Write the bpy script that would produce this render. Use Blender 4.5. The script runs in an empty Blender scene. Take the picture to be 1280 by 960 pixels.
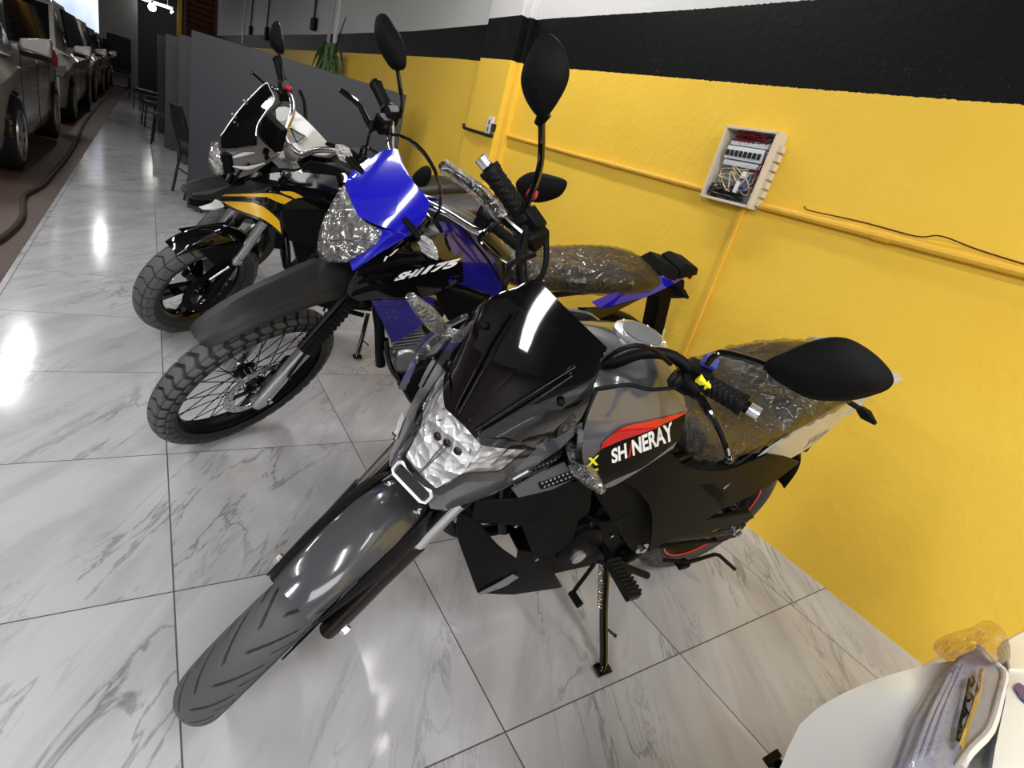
import bpy, bmesh, math, random
import numpy as np
from mathutils import Vector, Matrix
random.seed(7); rng = np.random.default_rng(3)
C = bpy.context.scene.collection
PI = math.pi
# ------------------------------------------------------------------ camera and photo measuring
EYE = np.array([0.0, 0.0, 1.2225]); FPX = 661.0
def _rot(a, b, c):
    ca, sa, cb, sb, cc, sc = math.cos(a), math.sin(a), math.cos(b), math.sin(b), math.cos(c), math.sin(c)
    return np.array([[ca,-sa,0],[sa,ca,0],[0,0,1]]) @ np.array([[1,0,0],[0,cb,-sb],[0,sb,cb]]) @ np.array([[cc,-sc,0],[sc,cc,0],[0,0,1]])
RC = _rot(-0.6581, 1.1875, 0.2807)
cam = bpy.data.objects.new('camera', bpy.data.cameras.new('camera')); C.objects.link(cam)
m = Matrix([list(r) for r in RC]).to_4x4(); m.translation = Vector(EYE); cam.matrix_world = m
cam.data.sensor_width = 36; cam.data.lens = FPX * 36 / 1280; cam.data.clip_start = .02; cam.data.clip_end = 200
bpy.context.scene.camera = cam
def ray(px, py): return RC @ np.array([px - 640, 480 - py, -FPX])
def on_axis(px, py, val, ax):
    d = ray(px, py); t = (val - EYE[ax]) / d[ax]; return EYE + d * t
def onz(px, py, z=0.): return on_axis(px, py, z, 2)
def onx(px, py, x): return on_axis(px, py, x, 0)
def ony(px, py, y): return on_axis(px, py, y, 1)
def rodr(v, k, a):
    v = np.atleast_2d(v)
    return v*math.cos(a) + np.cross(k, v)*math.sin(a) + (v @ k)[:, None]*k[None]*(1-math.cos(a))

# ------------------------------------------------------------------ materials
MATS = {}
def new_mat(name):
    m = bpy.data.materials.new(name); m.use_nodes = True; MATS[name] = m
    return m, m.node_tree.nodes, m.node_tree.links, m.node_tree.nodes['Principled BSDF']
def mat(name, col, rough=.5, metal=0., coat=0., bump=0., bscale=40., var=0., vscale=6., spec=.5, trans=0., ior=1.45, emis=None, alpha=1., detail=4):
    if name in MATS: return MATS[name]
    m, N, L, P = new_mat(name)
    col = tuple(col) + (1,)
    P.inputs['Base Color'].default_value = col; P.inputs['Roughness'].default_value = rough
    P.inputs['Metallic'].default_value = metal; P.inputs['Coat Weight'].default_value = coat
    P.inputs['Coat Roughness'].default_value = .04
    P.inputs['Specular IOR Level'].default_value = spec; P.inputs['Transmission Weight'].default_value = trans
    P.inputs['IOR'].default_value = ior; P.inputs['Alpha'].default_value = alpha
    if emis: P.inputs['Emission Color'].default_value = tuple(emis[:3]) + (1,); P.inputs['Emission Strength'].default_value = emis[3]
    if bump or var:
        tc = N.new('ShaderNodeTexCoord')
    if bump:
        n = N.new('ShaderNodeTexNoise'); n.inputs['Scale'].default_value = bscale; n.inputs['Detail'].default_value = detail
        b = N.new('ShaderNodeBump'); b.inputs['Strength'].default_value = bump; b.inputs['Distance'].default_value = .01
        L.new(tc.outputs['Object'], n.inputs['Vector']); L.new(n.outputs['Fac'], b.inputs['Height']); L.new(b.outputs['Normal'], P.inputs['Normal'])
    if var:
        n = N.new('ShaderNodeTexNoise'); n.inputs['Scale'].default_value = vscale; n.inputs['Detail'].default_value = 5
        r = N.new('ShaderNodeMapRange'); r.inputs[3].default_value = 1-var; r.inputs[4].default_value = 1+var
        mx = N.new('ShaderNodeVectorMath'); mx.operation = 'SCALE'; mx.inputs[0].default_value = col[:3]
        L.new(tc.outputs['Object'], n.inputs['Vector']); L.new(n.outputs['Fac'], r.inputs[0]); L.new(r.outputs[0], mx.inputs['Scale']); L.new(mx.outputs[0], P.inputs['Base Color'])
    return m
mat('gloss_black', (.003,.003,.0035), .06, coat=.6, spec=.5)
mat('satin_black', (.003,.003,.0035), .45, spec=.12)
mat('matte_black', (.0045,.0045,.005), .62, bump=.15, bscale=400, spec=.12)
mat('rubber', (.011,.011,.011), .6, spec=.12)
mat('grip_rubber', (.008,.008,.008), .4, spec=.12)
mat('frame_black', (.003,.003,.0033), .3, coat=.2, spec=.12)
mat('engine_black', (.0045,.0045,.005), .42, bump=.2, bscale=120, spec=.12)
mat('matte_fender', (.014,.014,.015), .42, spec=.35, bump=.08, bscale=500)
mat('tank_film', (.018,.015,.012), .25, bump=.2, bscale=12)
mat('blue_scoop', (.020,.015,.20), .3, coat=.3)
mat('lamp_silver', (.33,.34,.39), .3, .1, coat=.5, bump=.2, bscale=14)
mat('cream_panel', (.62,.56,.42), .35)
mat('chrome', (.75,.75,.76), .08, 1.)
mat('steel', (.55,.55,.56), .25, 1.)
mat('alloy', (.52,.53,.55), .33, 1., bump=.1, bscale=90)
mat('zinc_bolt', (.72,.72,.70), .2, 1.)
mat('fender_gray', (.055,.056,.062), .16, coat=.7)
mat('nardo_gray', (.082,.087,.102), .15, coat=.8)
mat('silver_panel', (.20,.205,.22), .22, .3, coat=.5)
mat('pale_panel', (.40,.42,.50), .22, 0, coat=.5)
mat('blue_paint', (.012,.010,.50), .14, coat=1.)
mat('blue_dark', (.010,.008,.16), .16, coat=.8)
mat('white_paint', (.64,.645,.62), .14, coat=.7)
mat('yellow_paint', (.88,.50,.012), .16, coat=.8)
mat('red_decal', (.50,.006,.010), .2, coat=.5)
mat('red_plastic', (.55,.01,.05), .35)
mat('white_decal', (.85,.85,.85), .3)
mat('black_decal', (.003,.003,.003), .45, spec=.1)
mat('yellow_decal', (.85,.80,.02), .3)
mat('blue_switch', (.04,.07,.45), .3)
mat('yellow_switch', (.95,.85,.02), .35)
mat('seat_vinyl', (.020,.018,.016), .45, bump=.2, bscale=300)
mat('amber', (.25,.06,.01), .3)
mat('bronze_leg', (.022,.016,.014), .3, .6)
mat('badge_metal', (.70,.70,.71), .25, .8)
def glass(name, col=(1,1,1), rough=.02, tint=.0, gl=.10, bump=0., bscale=30., dist=.01, tr=None, mxr=.9, blend=.35):
    "thin clear sheet: transparent with a fresnel gloss; wrinkles come from the bump"
    m = bpy.data.materials.new(name); m.use_nodes = True; MATS[name] = m
    N, L = m.node_tree.nodes, m.node_tree.links; N.clear()
    o = N.new('ShaderNodeOutputMaterial'); t = N.new('ShaderNodeBsdfTransparent'); t.inputs[0].default_value = (tr or col) + (1,)
    g = N.new('ShaderNodeBsdfGlossy'); g.inputs['Color'].default_value = (1,1,1,1); g.inputs['Roughness'].default_value = rough
    lw = N.new('ShaderNodeLayerWeight'); lw.inputs['Blend'].default_value = blend
    mr = N.new('ShaderNodeMapRange'); mr.inputs[3].default_value = gl; mr.inputs[4].default_value = mxr
    mx = N.new('ShaderNodeMixShader')
    if bump:
        tc = N.new('ShaderNodeTexCoord'); mp = N.new('ShaderNodeMapping'); mp.inputs['Scale'].default_value = (1, 2.2, 1)
        nz = N.new('ShaderNodeTexNoise'); nz.inputs['Scale'].default_value = bscale; nz.inputs['Detail'].default_value = 3; nz.inputs['Distortion'].default_value = 1.4
        b = N.new('ShaderNodeBump'); b.inputs['Strength'].default_value = bump; b.inputs['Distance'].default_value = dist
        L.new(tc.outputs['Object'], mp.inputs[0]); L.new(mp.outputs[0], nz.inputs['Vector']); L.new(nz.outputs['Fac'], b.inputs['Height'])
        L.new(b.outputs[0], g.inputs['Normal']); L.new(b.outputs[0], lw.inputs['Normal'])
    L.new(lw.outputs['Fresnel'], mr.inputs[0]); L.new(mr.outputs[0], mx.inputs[0]); L.new(t.outputs[0], mx.inputs[1]); L.new(g.outputs[0], mx.inputs[2]); L.new(mx.outputs[0], o.inputs[0])
    return m
glass('clear_lens', (.98,.98,.98), gl=.02, mxr=.35, blend=.12)
glass('smoke_screen', (.30,.31,.33), gl=.06)
glass('seat_film', (.88,.87,.86), rough=.07, gl=.04, bump=1., bscale=8, dist=.04, mxr=.5, blend=.3)
glass('sleeve_film', (.90,.90,.94), rough=.10, gl=.06, bump=.9, bscale=12, dist=.01, mxr=.4, blend=.15)
glass('smooth_film', (.9,.9,.92), rough=.12, gl=.05, bump=.4, bscale=7, dist=.02)
glass('clear_wrap', (.90,.90,.89), rough=.08, gl=.08, bump=1., bscale=13, dist=.03, mxr=.6)
glass('pink_wrap', (.80,.70,.68), rough=.12, gl=.10, bump=1., bscale=18, dist=.03, mxr=.6)
glass('lever_wrap', (.8,.8,.8), rough=.1, gl=.05, bump=.8, bscale=30)
def reflector(name, sc=26):
    m, N, L, P = new_mat(name); P.inputs['Metallic'].default_value = .40; P.inputs['Coat Weight'].default_value = .8; P.inputs['Roughness'].default_value = .22; P.inputs['Base Color'].default_value = (.97,.97,.98,1)
    tc = N.new('ShaderNodeTexCoord'); v = N.new('ShaderNodeTexVoronoi'); v.inputs['Scale'].default_value = sc; v.feature = 'F1'
    v2 = N.new('ShaderNodeTexVoronoi'); v2.inputs['Scale'].default_value = sc*2.7
    a = N.new('ShaderNodeMath'); a.operation = 'ADD'; b = N.new('ShaderNodeBump'); b.inputs['Strength'].default_value = 1.; b.inputs['Distance'].default_value = .02
    for q in (v, v2): L.new(tc.outputs['Object'], q.inputs['Vector'])
    L.new(v.outputs['Distance'], a.inputs[0]); L.new(v2.outputs['Distance'], a.inputs[1]); L.new(a.outputs[0], b.inputs['Height']); L.new(b.outputs[0], P.inputs['Normal'])
    return m
reflector('reflector', 17); reflector('reflector_fine', 60); 
reflector('reflector_wrapped', 11); MATS['reflector_wrapped'].node_tree.nodes['Principled BSDF'].inputs['Metallic'].default_value = .75; MATS['reflector_wrapped'].node_tree.nodes['Principled BSDF'].inputs['Roughness'].default_value = .12
def tread_mat(name, top=(.075,.076,.078), low=(.008,.008,.008)):
    m, N, L, P = new_mat(name); P.inputs['Roughness'].default_value = .62
    at = N.new('ShaderNodeAttribute'); at.attribute_name = 'top'
    mx = N.new('ShaderNodeMix'); mx.data_type = 'RGBA'; mx.inputs[6].default_value = low+(1,); mx.inputs[7].default_value = top+(1,)
    L.new(at.outputs['Fac'], mx.inputs[0]); L.new(mx.outputs[2], P.inputs['Base Color'])
    return m
tread_mat('tread_street', (.065,.065,.068)); tread_mat('tread_knobby', (.085,.085,.088), (.003,.003,.003)); tread_mat('tread_dual', (.085,.085,.085), (.004,.004,.004))

# ------------------------------------------------------------------ mesh helpers
def V3(p): return Vector((float(p[0]), float(p[1]), float(p[2])))
def catmull(pts, n=6, closed=False):
    P = [np.array(p, float) for p in pts]; m = len(P); out = []
    if m < 3 and not closed:
        return [P[0] + (P[-1]-P[0])*i/n for i in range(n+1)]
    rngs = range(m) if closed else range(m-1)
    for i in rngs:
        p0 = P[(i-1) % m] if (closed or i > 0) else 2*P[0]-P[1]
        p1 = P[i]; p2 = P[(i+1) % m]
        p3 = P[(i+2) % m] if (closed or i+2 < m) else 2*P[-1]-P[-2]
        for k in range(n):
            t = k/n
            out.append(.5*((2*p1)+(-p0+p2)*t+(2*p0-5*p1+4*p2-p3)*t*t+(-p0+3*p1-3*p2+p3)*t**3))
    if not closed: out.append(P[-1])
    return out
def tube(bm, pts, r, n=10, sm=0, cap=True):
    if sm: 
        if hasattr(r, '__len__'):
            rr = [np.array([x,0,0]) for x in r]; r = [max(1e-4, x[0]) for x in catmull(rr, sm)]
        pts = catmull(pts, sm)
    P = [V3(p) for p in pts]; m = len(P)
    R = list(r) if hasattr(r, '__len__') else [r]*m
    t0 = (P[1]-P[0]).normalized(); a = t0.orthogonal().normalized(); rings = []
    for i in range(m):
        t = (P[min(i+1, m-1)]-P[max(i-1, 0)]).normalized()
        a = (a - t*a.dot(t)).normalized(); b = t.cross(a)
        rings.append([bm.verts.new(P[i]+(a*math.cos(2*PI*k/n)+b*math.sin(2*PI*k/n))*R[i]) for k in range(n)])
    for i in range(m-1):
        for k in range(n):
            bm.faces.new((rings[i][k], rings[i][(k+1) % n], rings[i+1][(k+1) % n], rings[i+1][k]))
    if cap: bm.faces.new(rings[0][::-1]); bm.faces.new(rings[-1])
def loft(bm, rings, caps=True, closed=True):
    R = [[bm.verts.new(V3(p)) for p in ring] for ring in rings]; n = len(R[0])
    for i in range(len(R)-1):
        for k in range(n if closed else n-1):
            bm.faces.new((R[i][k], R[i][(k+1) % n], R[i+1][(k+1) % n], R[i+1][k]))
    if caps and closed: bm.faces.new(R[0][::-1]); bm.faces.new(R[-1])
def hull(bm, pts):
    vs = [bm.verts.new(V3(p)) for p in pts]
    r = bmesh.ops.convex_hull(bm, input=vs)
    dead = list({e for e in r['geom_interior'] + r['geom_unused'] if isinstance(e, bmesh.types.BMVert)})
    if dead: bmesh.ops.delete(bm, geom=dead, context='VERTS')
def box(bm, c, s, rot=None, taper=1.):
    c = V3(c); out = []
    for z in (-1, 1):
        for x, y in ((-1,-1),(1,-1),(1,1),(-1,1)):
            k = taper if z > 0 else 1
            p = Vector((x*s[0]/2*k, y*s[1]/2*k, z*s[2]/2))
            if rot is not None: p = rot @ p
            out.append(bm.verts.new(c+p))
    for f in ((3,2,1,0),(4,5,6,7),(0,1,5,4),(1,2,6,5),(2,3,7,6),(3,0,4,7)): bm.faces.new([out[i] for i in f])
def cyl(bm, a, b, r, n=16, r2=None): tube(bm, [a, b], [r, r if r2 is None else r2], n)
def ball(bm, c, r, s=(1,1,1), n=12):
    c = V3(c); rings = []
    for i in range(1, n//2+1):
        th = PI*i/(n//2+1); rings.append([c+Vector((math.sin(th)*math.cos(2*PI*k/n)*s[0], math.sin(th)*math.sin(2*PI*k/n)*s[1], math.cos(th)*s[2]))*r for k in range(n)])
    loft(bm, rings)
def slab(bm, outline, th):
    "closed outline in space, thickened by the vector th"
    th = V3(th); a = [bm.verts.new(V3(p)) for p in outline]; b = [bm.verts.new(V3(p)+th) for p in outline]; n = len(a)
    f1 = bm.faces.new(a); f2 = bm.faces.new(b[::-1])
    for i in range(n): bm.faces.new((a[(i+1) % n], a[i], b[i], b[(i+1) % n]))
    bmesh.ops.triangulate(bm, faces=[f1, f2])
def rot3(rx=0, ry=0, rz=0): return Matrix.Rotation(rz,3,'Z') @ Matrix.Rotation(ry,3,'Y') @ Matrix.Rotation(rx,3,'X')
def grid_sheet(bm, G, th, inward=None):
    "G: array rows x cols x 3 -> solid shell of thickness th"
    G = np.array(G, float); nr, nc = G.shape[:2]
    du = np.gradient(G, axis=0); dv = np.gradient(G, axis=1); nrm = np.cross(du, dv); nrm /= np.linalg.norm(nrm, axis=2, keepdims=True)+1e-9
    if inward is not None:
        s = np.sign((nrm * (np.array(inward)-G)).sum()); nrm = nrm * (s if s else 1)
    B = G + nrm*th
    A_ = [[bm.verts.new(G[i, j]) for j in range(nc)] for i in range(nr)]; B_ = [[bm.verts.new(B[i, j]) for j in range(nc)] for i in range(nr)]
    for i in range(nr-1):
        for j in range(nc-1):
            bm.faces.new((A_[i][j], A_[i][j+1], A_[i+1][j+1], A_[i+1][j])); bm.faces.new((B_[i][j], B_[i+1][j], B_[i+1][j+1], B_[i][j+1]))
    for i in range(nr-1):
        bm.faces.new((A_[i][0], A_[i+1][0], B_[i+1][0], B_[i][0])); bm.faces.new((A_[i][-1], B_[i][-1], B_[i+1][-1], A_[i+1][-1]))
    for j in range(nc-1):
        bm.faces.new((A_[0][j], B_[0][j], B_[0][j+1], A_[0][j+1])); bm.faces.new((A_[-1][j], A_[-1][j+1], B_[-1][j+1], B_[-1][j]))
def finish(bm, sharp=35):
    bmesh.ops.recalc_face_normals(bm, faces=bm.faces[:])
    lim = math.radians(sharp)
    for f in bm.faces: f.smooth = True
    for e in bm.edges:
        if len(e.link_faces) == 2:
            e.smooth = e.calc_face_angle(0) < lim
def tag(o, label=None, cat=None, group=None, kind=None):
    if label: o['label'] = label
    if cat: o['category'] = cat
    if group: o['group'] = group
    if kind: o['kind'] = kind
    return o
def empty(name, label, cat, loc=(0,0,0), rz=0, group=None, mw=None):
    o = bpy.data.objects.new(name, None); C.objects.link(o); o.empty_display_size = .1
    if mw is not None: o.matrix_world = mw
    else: o.location = loc; o.rotation_euler = (0,0,rz)
    return tag(o, label, cat, group)
def make(name, fn, material, parent=None, bevel=0, sharp=35, xf=None, subd=0, label=None, scale=None):
    bm = bmesh.new(); fn(bm)
    if xf is not None:
        if len(bm.verts):
            P = xf(np.array([v.co[:] for v in bm.verts]))
            for v, p in zip(bm.verts, P): v.co = p
    bmesh.ops.remove_doubles(bm, verts=bm.verts[:], dist=1e-5)
    finish(bm, sharp)
    me = bpy.data.meshes.new(name); bm.to_mesh(me); bm.free()
    ms = material if isinstance(material, (list, tuple)) else [material]
    for mm in ms: me.materials.append(MATS[mm] if isinstance(mm, str) else mm)
    o = bpy.data.objects.new(name, me); C.objects.link(o)
    if parent is not None: o.parent = parent
    if bevel:
        b = o.modifiers.new('b', 'BEVEL'); b.width = bevel; b.segments = 2; b.limit_method = 'ANGLE'; b.angle_limit = math.radians(32); b.harden_normals = False
    if subd:
        s = o.modifiers.new('s', 'SUBSURF'); s.levels = subd; s.render_levels = subd
    if label: o['label'] = label
    return o
def from_arrays(name, verts, faces, material, parent=None, attr=None):
    me = bpy.data.meshes.new(name); me.from_pydata(np.asarray(verts).tolist(), [], faces)
    me.materials.append(MATS[material]); me.polygons.foreach_set('use_smooth', [True]*len(me.polygons))
    if attr is not None:
        a = me.attributes.new('top', 'FLOAT', 'POINT'); a.data.foreach_set('value', np.asarray(attr, dtype=np.float32))
    me.update(); o = bpy.data.objects.new(name, me); C.objects.link(o)
    if parent is not None: o.parent = parent
    return o
def copy_tree(o, parent=None, **kw):
    c = o.copy(); C.objects.link(c)
    if parent is not None: c.parent = parent
    for ch in list(o.children): copy_tree(ch, c)
    return c
def text_mesh(body, extr=.0):
    cu = bpy.data.curves.new('t', 'FONT'); cu.body = body; cu.size = 1; cu.offset = extr
    o = bpy.data.objects.new('t', cu); C.objects.link(o); bpy.context.view_layer.update()
    me = bpy.data.meshes.new_from_object(o.evaluated_get(bpy.context.evaluated_depsgraph_get()))
    bpy.data.objects.remove(o); v = np.array([x.co[:2] for x in me.vertices]); f = [list(p.vertices) for p in me.polygons]; bpy.data.meshes.remove(me)
    v -= v.min(0); v /= v.max(0)
    return v, f

# ------------------------------------------------------------------ motorcycle frame: u forward, v to the rider's left, w up
def smax(*a, e=.010):
    r = a[0]
    for x in a[1:]: r = (r+x+np.sqrt((r-x)**2+e*e))/2
    return r
class Bike:
    def __init__(s, p, Rf, Rr, wf, wr, name, label):
        rx, ry, psi, phi, s.d, pitch, s.WB, rake = p
        F = np.array([math.cos(psi), math.sin(psi), 0]); L0 = np.array([-math.sin(psi), math.cos(psi), 0]); Z = np.array([0,0,1.])
        U = Z*math.cos(phi)+L0*math.sin(phi); L = L0*math.cos(phi)-Z*math.sin(phi)
        s.B = np.array([F*math.cos(pitch)+U*math.sin(pitch), L, U*math.cos(pitch)-F*math.sin(pitch)])
        s.Rf, s.Rr, s.wf, s.wr = Rf, Rr, wf, wr
        s.O = np.array([rx, ry, 0])+s.B[2]*(Rr-.06)+np.array([0,0,.06])-s.B[2]*Rr
        s.k = np.array([-math.sin(rake), 0, math.cos(rake)]); s.f = np.array([math.cos(rake), 0, math.sin(rake)])
        s.fa = np.array([s.WB, 0, Rf]); s.a0 = s.fa - s.f*.035
        mw = Matrix([list(s.B.T[i])+[s.O[i]] for i in range(3)]+[[0,0,0,1]])
        s.root = empty(name, label, 'motorcycle', mw=mw, group='motorcycles parked in a row')
    def steer(s, P): return rodr(np.atleast_2d(P)-s.a0, s.k, s.d)+s.a0
    def ray(s, px, py, st):
        o = s.B @ (EYE-s.O); d = s.B @ ray(px, py)
        if st: o = rodr(o-s.a0, s.k, -s.d)[0]+s.a0; d = rodr(d, s.k, -s.d)[0]
        return o, d/np.linalg.norm(d)
    def at(s, px, py, v=None, u=None, w=None, st=False):
        o, d = s.ray(px, py, st); ax, val = (1, v) if v is not None else ((0, u) if u is not None else (2, w))
        return o+d*(val-o[ax])/d[ax]
    def hit(s, px, py, fn, st=False, far=False):
        o, d = s.ray(px, py, st); t = np.linspace(.25, 5.5, 700); P = o+d*t[:, None]; f = fn(P[:,0], P[:,1], P[:,2])
        i = np.where(np.sign(f[1:]) != np.sign(f[:-1]))[0]
        if len(i) == 0: return o+d*t[np.argmin(abs(f))]
        a, b = t[i[0]], t[i[0]+1]; fa = f[i[0]]
        for _ in range(22):
            c = (a+b)/2; p = o+d*c; fc = fn(p[0:1], p[1:2], p[2:3])[0]
            if (fc > 0) == (fa > 0): a = c
            else: b = c
        return o+d*(a+b)/2
    def plane(s, A, B, curv=0., q=2):
        "surface through the side-profile points A, B (u,w), swept across v and bent back by curv*|v|^q"
        n = np.array([B[1]-A[1], -(B[0]-A[0])]); n = n/np.linalg.norm(n)
        if n[0] < 0: n = -n
        return lambda u, v, w: (u-A[0])*n[0]+(w-A[1])*n[1]+curv*np.abs(v)**q
    def part(s, name, fn, material, st=False, parent=None, **kw):
        return make(name, fn, material, parent or s.root, xf=(s.steer if st else None), **kw)
def both(b, name, fn, material, st=False, parent=None, **kw):
    "the same panel on the left and, mirrored, on the right side of the bike: two parts"
    global MIR
    pr = parent if isinstance(parent, tuple) else (parent, parent); MIR = False; out = []
    for k, s in enumerate((1, -1)):
        xf = (lambda P, s=s: (b.steer(P*np.array([1,s,1])) if st else P*np.array([1,s,1])))
        out.append(make(name, fn, material, pr[k] or b.root, xf=xf, **kw))
    MIR = True; return tuple(out)
def resample(row, n, sm=False):
    P = np.array(row, float)
    if sm: P = np.array(catmull(P, 6))
    L = np.r_[0, np.cumsum(np.linalg.norm(np.diff(P, axis=0), axis=1))]; t = np.linspace(0, L[-1], n)
    return np.stack([np.interp(t, L, P[:, i]) for i in range(P.shape[1])], 1)
def relax(G, k=3):
    for _ in range(k):
        H = G.copy()
        H[1:-1,1:-1] = (G[1:-1,1:-1]*2+G[:-2,1:-1]+G[2:,1:-1]+G[1:-1,:-2]+G[1:-1,2:])/6
        for e in (0, -1):
            H[e,1:-1] = (G[e,1:-1]*2+G[e,:-2]+G[e,2:])/4 if len(G[0]) > 9 else G[e,1:-1]
            H[1:-1,e] = (G[1:-1,e]*2+G[:-2,e]+G[2:,e])/4 if len(G) > 9 else G[1:-1,e]
        G = H
    return G
def patch_grid(b, rows, surf, st=False, n=(5, 12), sm=False):
    R = np.array([resample(r, n[1], sm) for r in rows]); k = len(rows); t = np.linspace(0, k-1, n[0]); G = []
    for x in t:
        i = min(int(x), k-2); q = R[i]*(1-(x-i))+R[i+1]*(x-i); G.append([b.hit(p[0], p[1], surf, st) for p in q])
    return relax(np.array(G), 2 if min(n) >= 5 else 0)
MIR = True
def patch(bm, b, rows, surf, st=False, n=(5, 12), th=.004, mirror=True, inward=(.5, 0, .6), off=0., sm=False):
    mirror = mirror and MIR
    G = patch_grid(b, rows, surf, st, n, sm)
    if off:
        du = np.gradient(G, axis=0); dv = np.gradient(G, axis=1); nr = np.cross(du, dv); nr /= np.linalg.norm(nr, axis=2, keepdims=True)+1e-9
        sg = np.sign((nr*(np.array(inward)-G)).sum()) or 1; G = G-nr*sg*off
    if mirror and np.abs(G[:,0,1]).max() < .02: G[:,0,1] = 0
    if mirror:
        if np.abs(G[:,0,1]).max() < 1e-9:
            grid_sheet(bm, np.concatenate([(G*np.array([1,-1,1]))[:,:0:-1], G], 1), th, inward); return G
        grid_sheet(bm, G*np.array([1,-1,1]), th, inward)
    grid_sheet(bm, G, th, inward)
    return G
def decal_text(b, name, body, quad, surf, material, parent, st=False, off=.0012, bold=.02, flip=False, sub=1):
    "writing laid on a panel surface; quad = px corners bottom-left, bottom-right, top-right, top-left"
    v, f = text_mesh(body, bold); q = np.array(quad, float); P = []
    for x, y in v:
        p = (q[0]*(1-x)+q[1]*x)*(1-y)+(q[3]*(1-x)+q[2]*x)*y; h = b.hit(p[0], p[1], surf, st); o, d = b.ray(p[0], p[1], st); P.append(h-d*off*1.6)
    P = np.array(P)
    if st: P = b.steer(P)
    o = from_arrays(name, P, f, material, parent); return o
def sring(c, au, av, ru, rv, p=2.4, n=24, lo=None):
    "superellipse ring about c spanned by unit vectors au, av"
    out = []
    for k in range(n):
        t = 2*PI*k/n; ct, s_ = math.cos(t), math.sin(t); x = math.copysign(abs(ct)**(2/p), ct)*ru; y = math.copysign(abs(s_)**(2/p), s_)*(rv if (s_ > 0 or lo is None) else lo)
        out.append(np.array(c)+np.array(au)*x+np.array(av)*y)
    return out
# ------------------------------------------------------------------ the room
T = .65; GX, GY = .0555, .560; WX = 2.28; YEND = 28.; EDGE = -.62
def floor_mat():
    m, N, L, P = new_mat('marble_tile')
    g = N.new('ShaderNodeNewGeometry'); sp = N.new('ShaderNodeSeparateXYZ'); L.new(g.outputs['Position'], sp.inputs[0])
    def mth(op, a, b=None, c=None):
        n = N.new('ShaderNodeMath'); n.operation = op
        for i, x in enumerate((a, b, c)):
            if x is None: continue
            if isinstance(x, (int, float)): n.inputs[i].default_value = x
            else: L.new(x, n.inputs[i])
        return n.outputs[0]
    fx = mth('DIVIDE', mth('SUBTRACT', sp.outputs[0], GX), T); fy = mth('DIVIDE', mth('SUBTRACT', sp.outputs[1], GY), T)
    ix = mth('FLOOR', fx); iy = mth('FLOOR', fy); cx = mth('FRACT', fx); cy = mth('FRACT', fy)
    ex = mth('MINIMUM', cx, mth('SUBTRACT', 1., cx)); ey = mth('MINIMUM', cy, mth('SUBTRACT', 1., cy))
    grout = mth('LESS_THAN', mth('MINIMUM', ex, ey), .0030)
    cb = N.new('ShaderNodeCombineXYZ'); L.new(ix, cb.inputs[0]); L.new(iy, cb.inputs[1])
    wn = N.new('ShaderNodeTexWhiteNoise'); L.new(cb.outputs[0], wn.inputs['Vector'])
    off = N.new('ShaderNodeVectorMath'); off.operation = 'SCALE'; L.new(wn.outputs['Color'], off.inputs[0]); off.inputs['Scale'].default_value = 9
    ad = N.new('ShaderNodeVectorMath'); L.new(g.outputs['Position'], ad.inputs[0]); L.new(off.outputs[0], ad.inputs[1])
    mp = N.new('ShaderNodeMapping'); mp.vector_type = 'TEXTURE'; mp.inputs['Rotation'].default_value = (0,0,math.radians(56)); mp.inputs['Scale'].default_value = (1.15,.26,1); L.new(ad.outputs[0], mp.inputs[0])
    def noise(sc, det=6, dist=0., ro=.5):
        n = N.new('ShaderNodeTexNoise'); n.inputs['Scale'].default_value = sc; n.inputs['Detail'].default_value = det; n.inputs['Distortion'].default_value = dist; n.inputs['Roughness'].default_value = ro
        L.new(mp.outputs[0], n.inputs['Vector']); return n.outputs['Fac']
    def ramp(x, a, b, c, d_):
        r = N.new('ShaderNodeMapRange'); r.interpolation_type = 'SMOOTHSTEP'
        for i, q in enumerate((a, b, c, d_)): r.inputs[1+i].default_value = q
        L.new(x, r.inputs[0]); return r.outputs[0]
    vein = mth('ABSOLUTE', mth('SUBTRACT', noise(1.15, 8, 1.5, .6), .5)); v1 = ramp(vein, 0., .024, 1., 0.)
    m1 = ramp(noise(.8, 3), .46, .62, 0., 1.); v1 = mth('MULTIPLY', v1, m1)
    vb = mth('ABSOLUTE', mth('SUBTRACT', noise(2.4, 10, 1.2, .65), .5)); v2 = mth('MULTIPLY', ramp(vb, 0., .03, 1., 0.), ramp(noise(1.4, 2), .5, .68, 0., 1.))
    cloud = ramp(noise(1.5, 8, .6, .62), .38, .70, 0., 1.)
    tot = mth('ADD', mth('ADD', mth('MULTIPLY', v1, .50), mth('MULTIPLY', v2, .34)), mth('MULTIPLY', cloud, .30)); tot.node.use_clamp = True
    mx = N.new('ShaderNodeMix'); mx.data_type = 'RGBA'; mx.inputs[6].default_value = (.50,.505,.53,1); mx.inputs[7].default_value = (.13,.13,.135,1); L.new(tot, mx.inputs[0])
    m2 = N.new('ShaderNodeMix'); m2.data_type = 'RGBA'; m2.inputs[7].default_value = (.085,.08,.078,1); L.new(grout, m2.inputs[0]); L.new(mx.outputs[2], m2.inputs[6])
    L.new(m2.outputs[2], P.inputs['Base Color'])
    r = mth('ADD', .13, mth('MULTIPLY', grout, .5)); L.new(r, P.inputs['Roughness']); P.inputs['Specular IOR Level'].default_value = .45
    b = N.new('ShaderNodeBump'); b.inputs['Strength'].default_value = .4; b.inputs['Distance'].default_value = .002; b.invert = True; L.new(grout, b.inputs['Height']); L.new(b.outputs[0], P.inputs['Normal'])
floor_mat()
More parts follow.
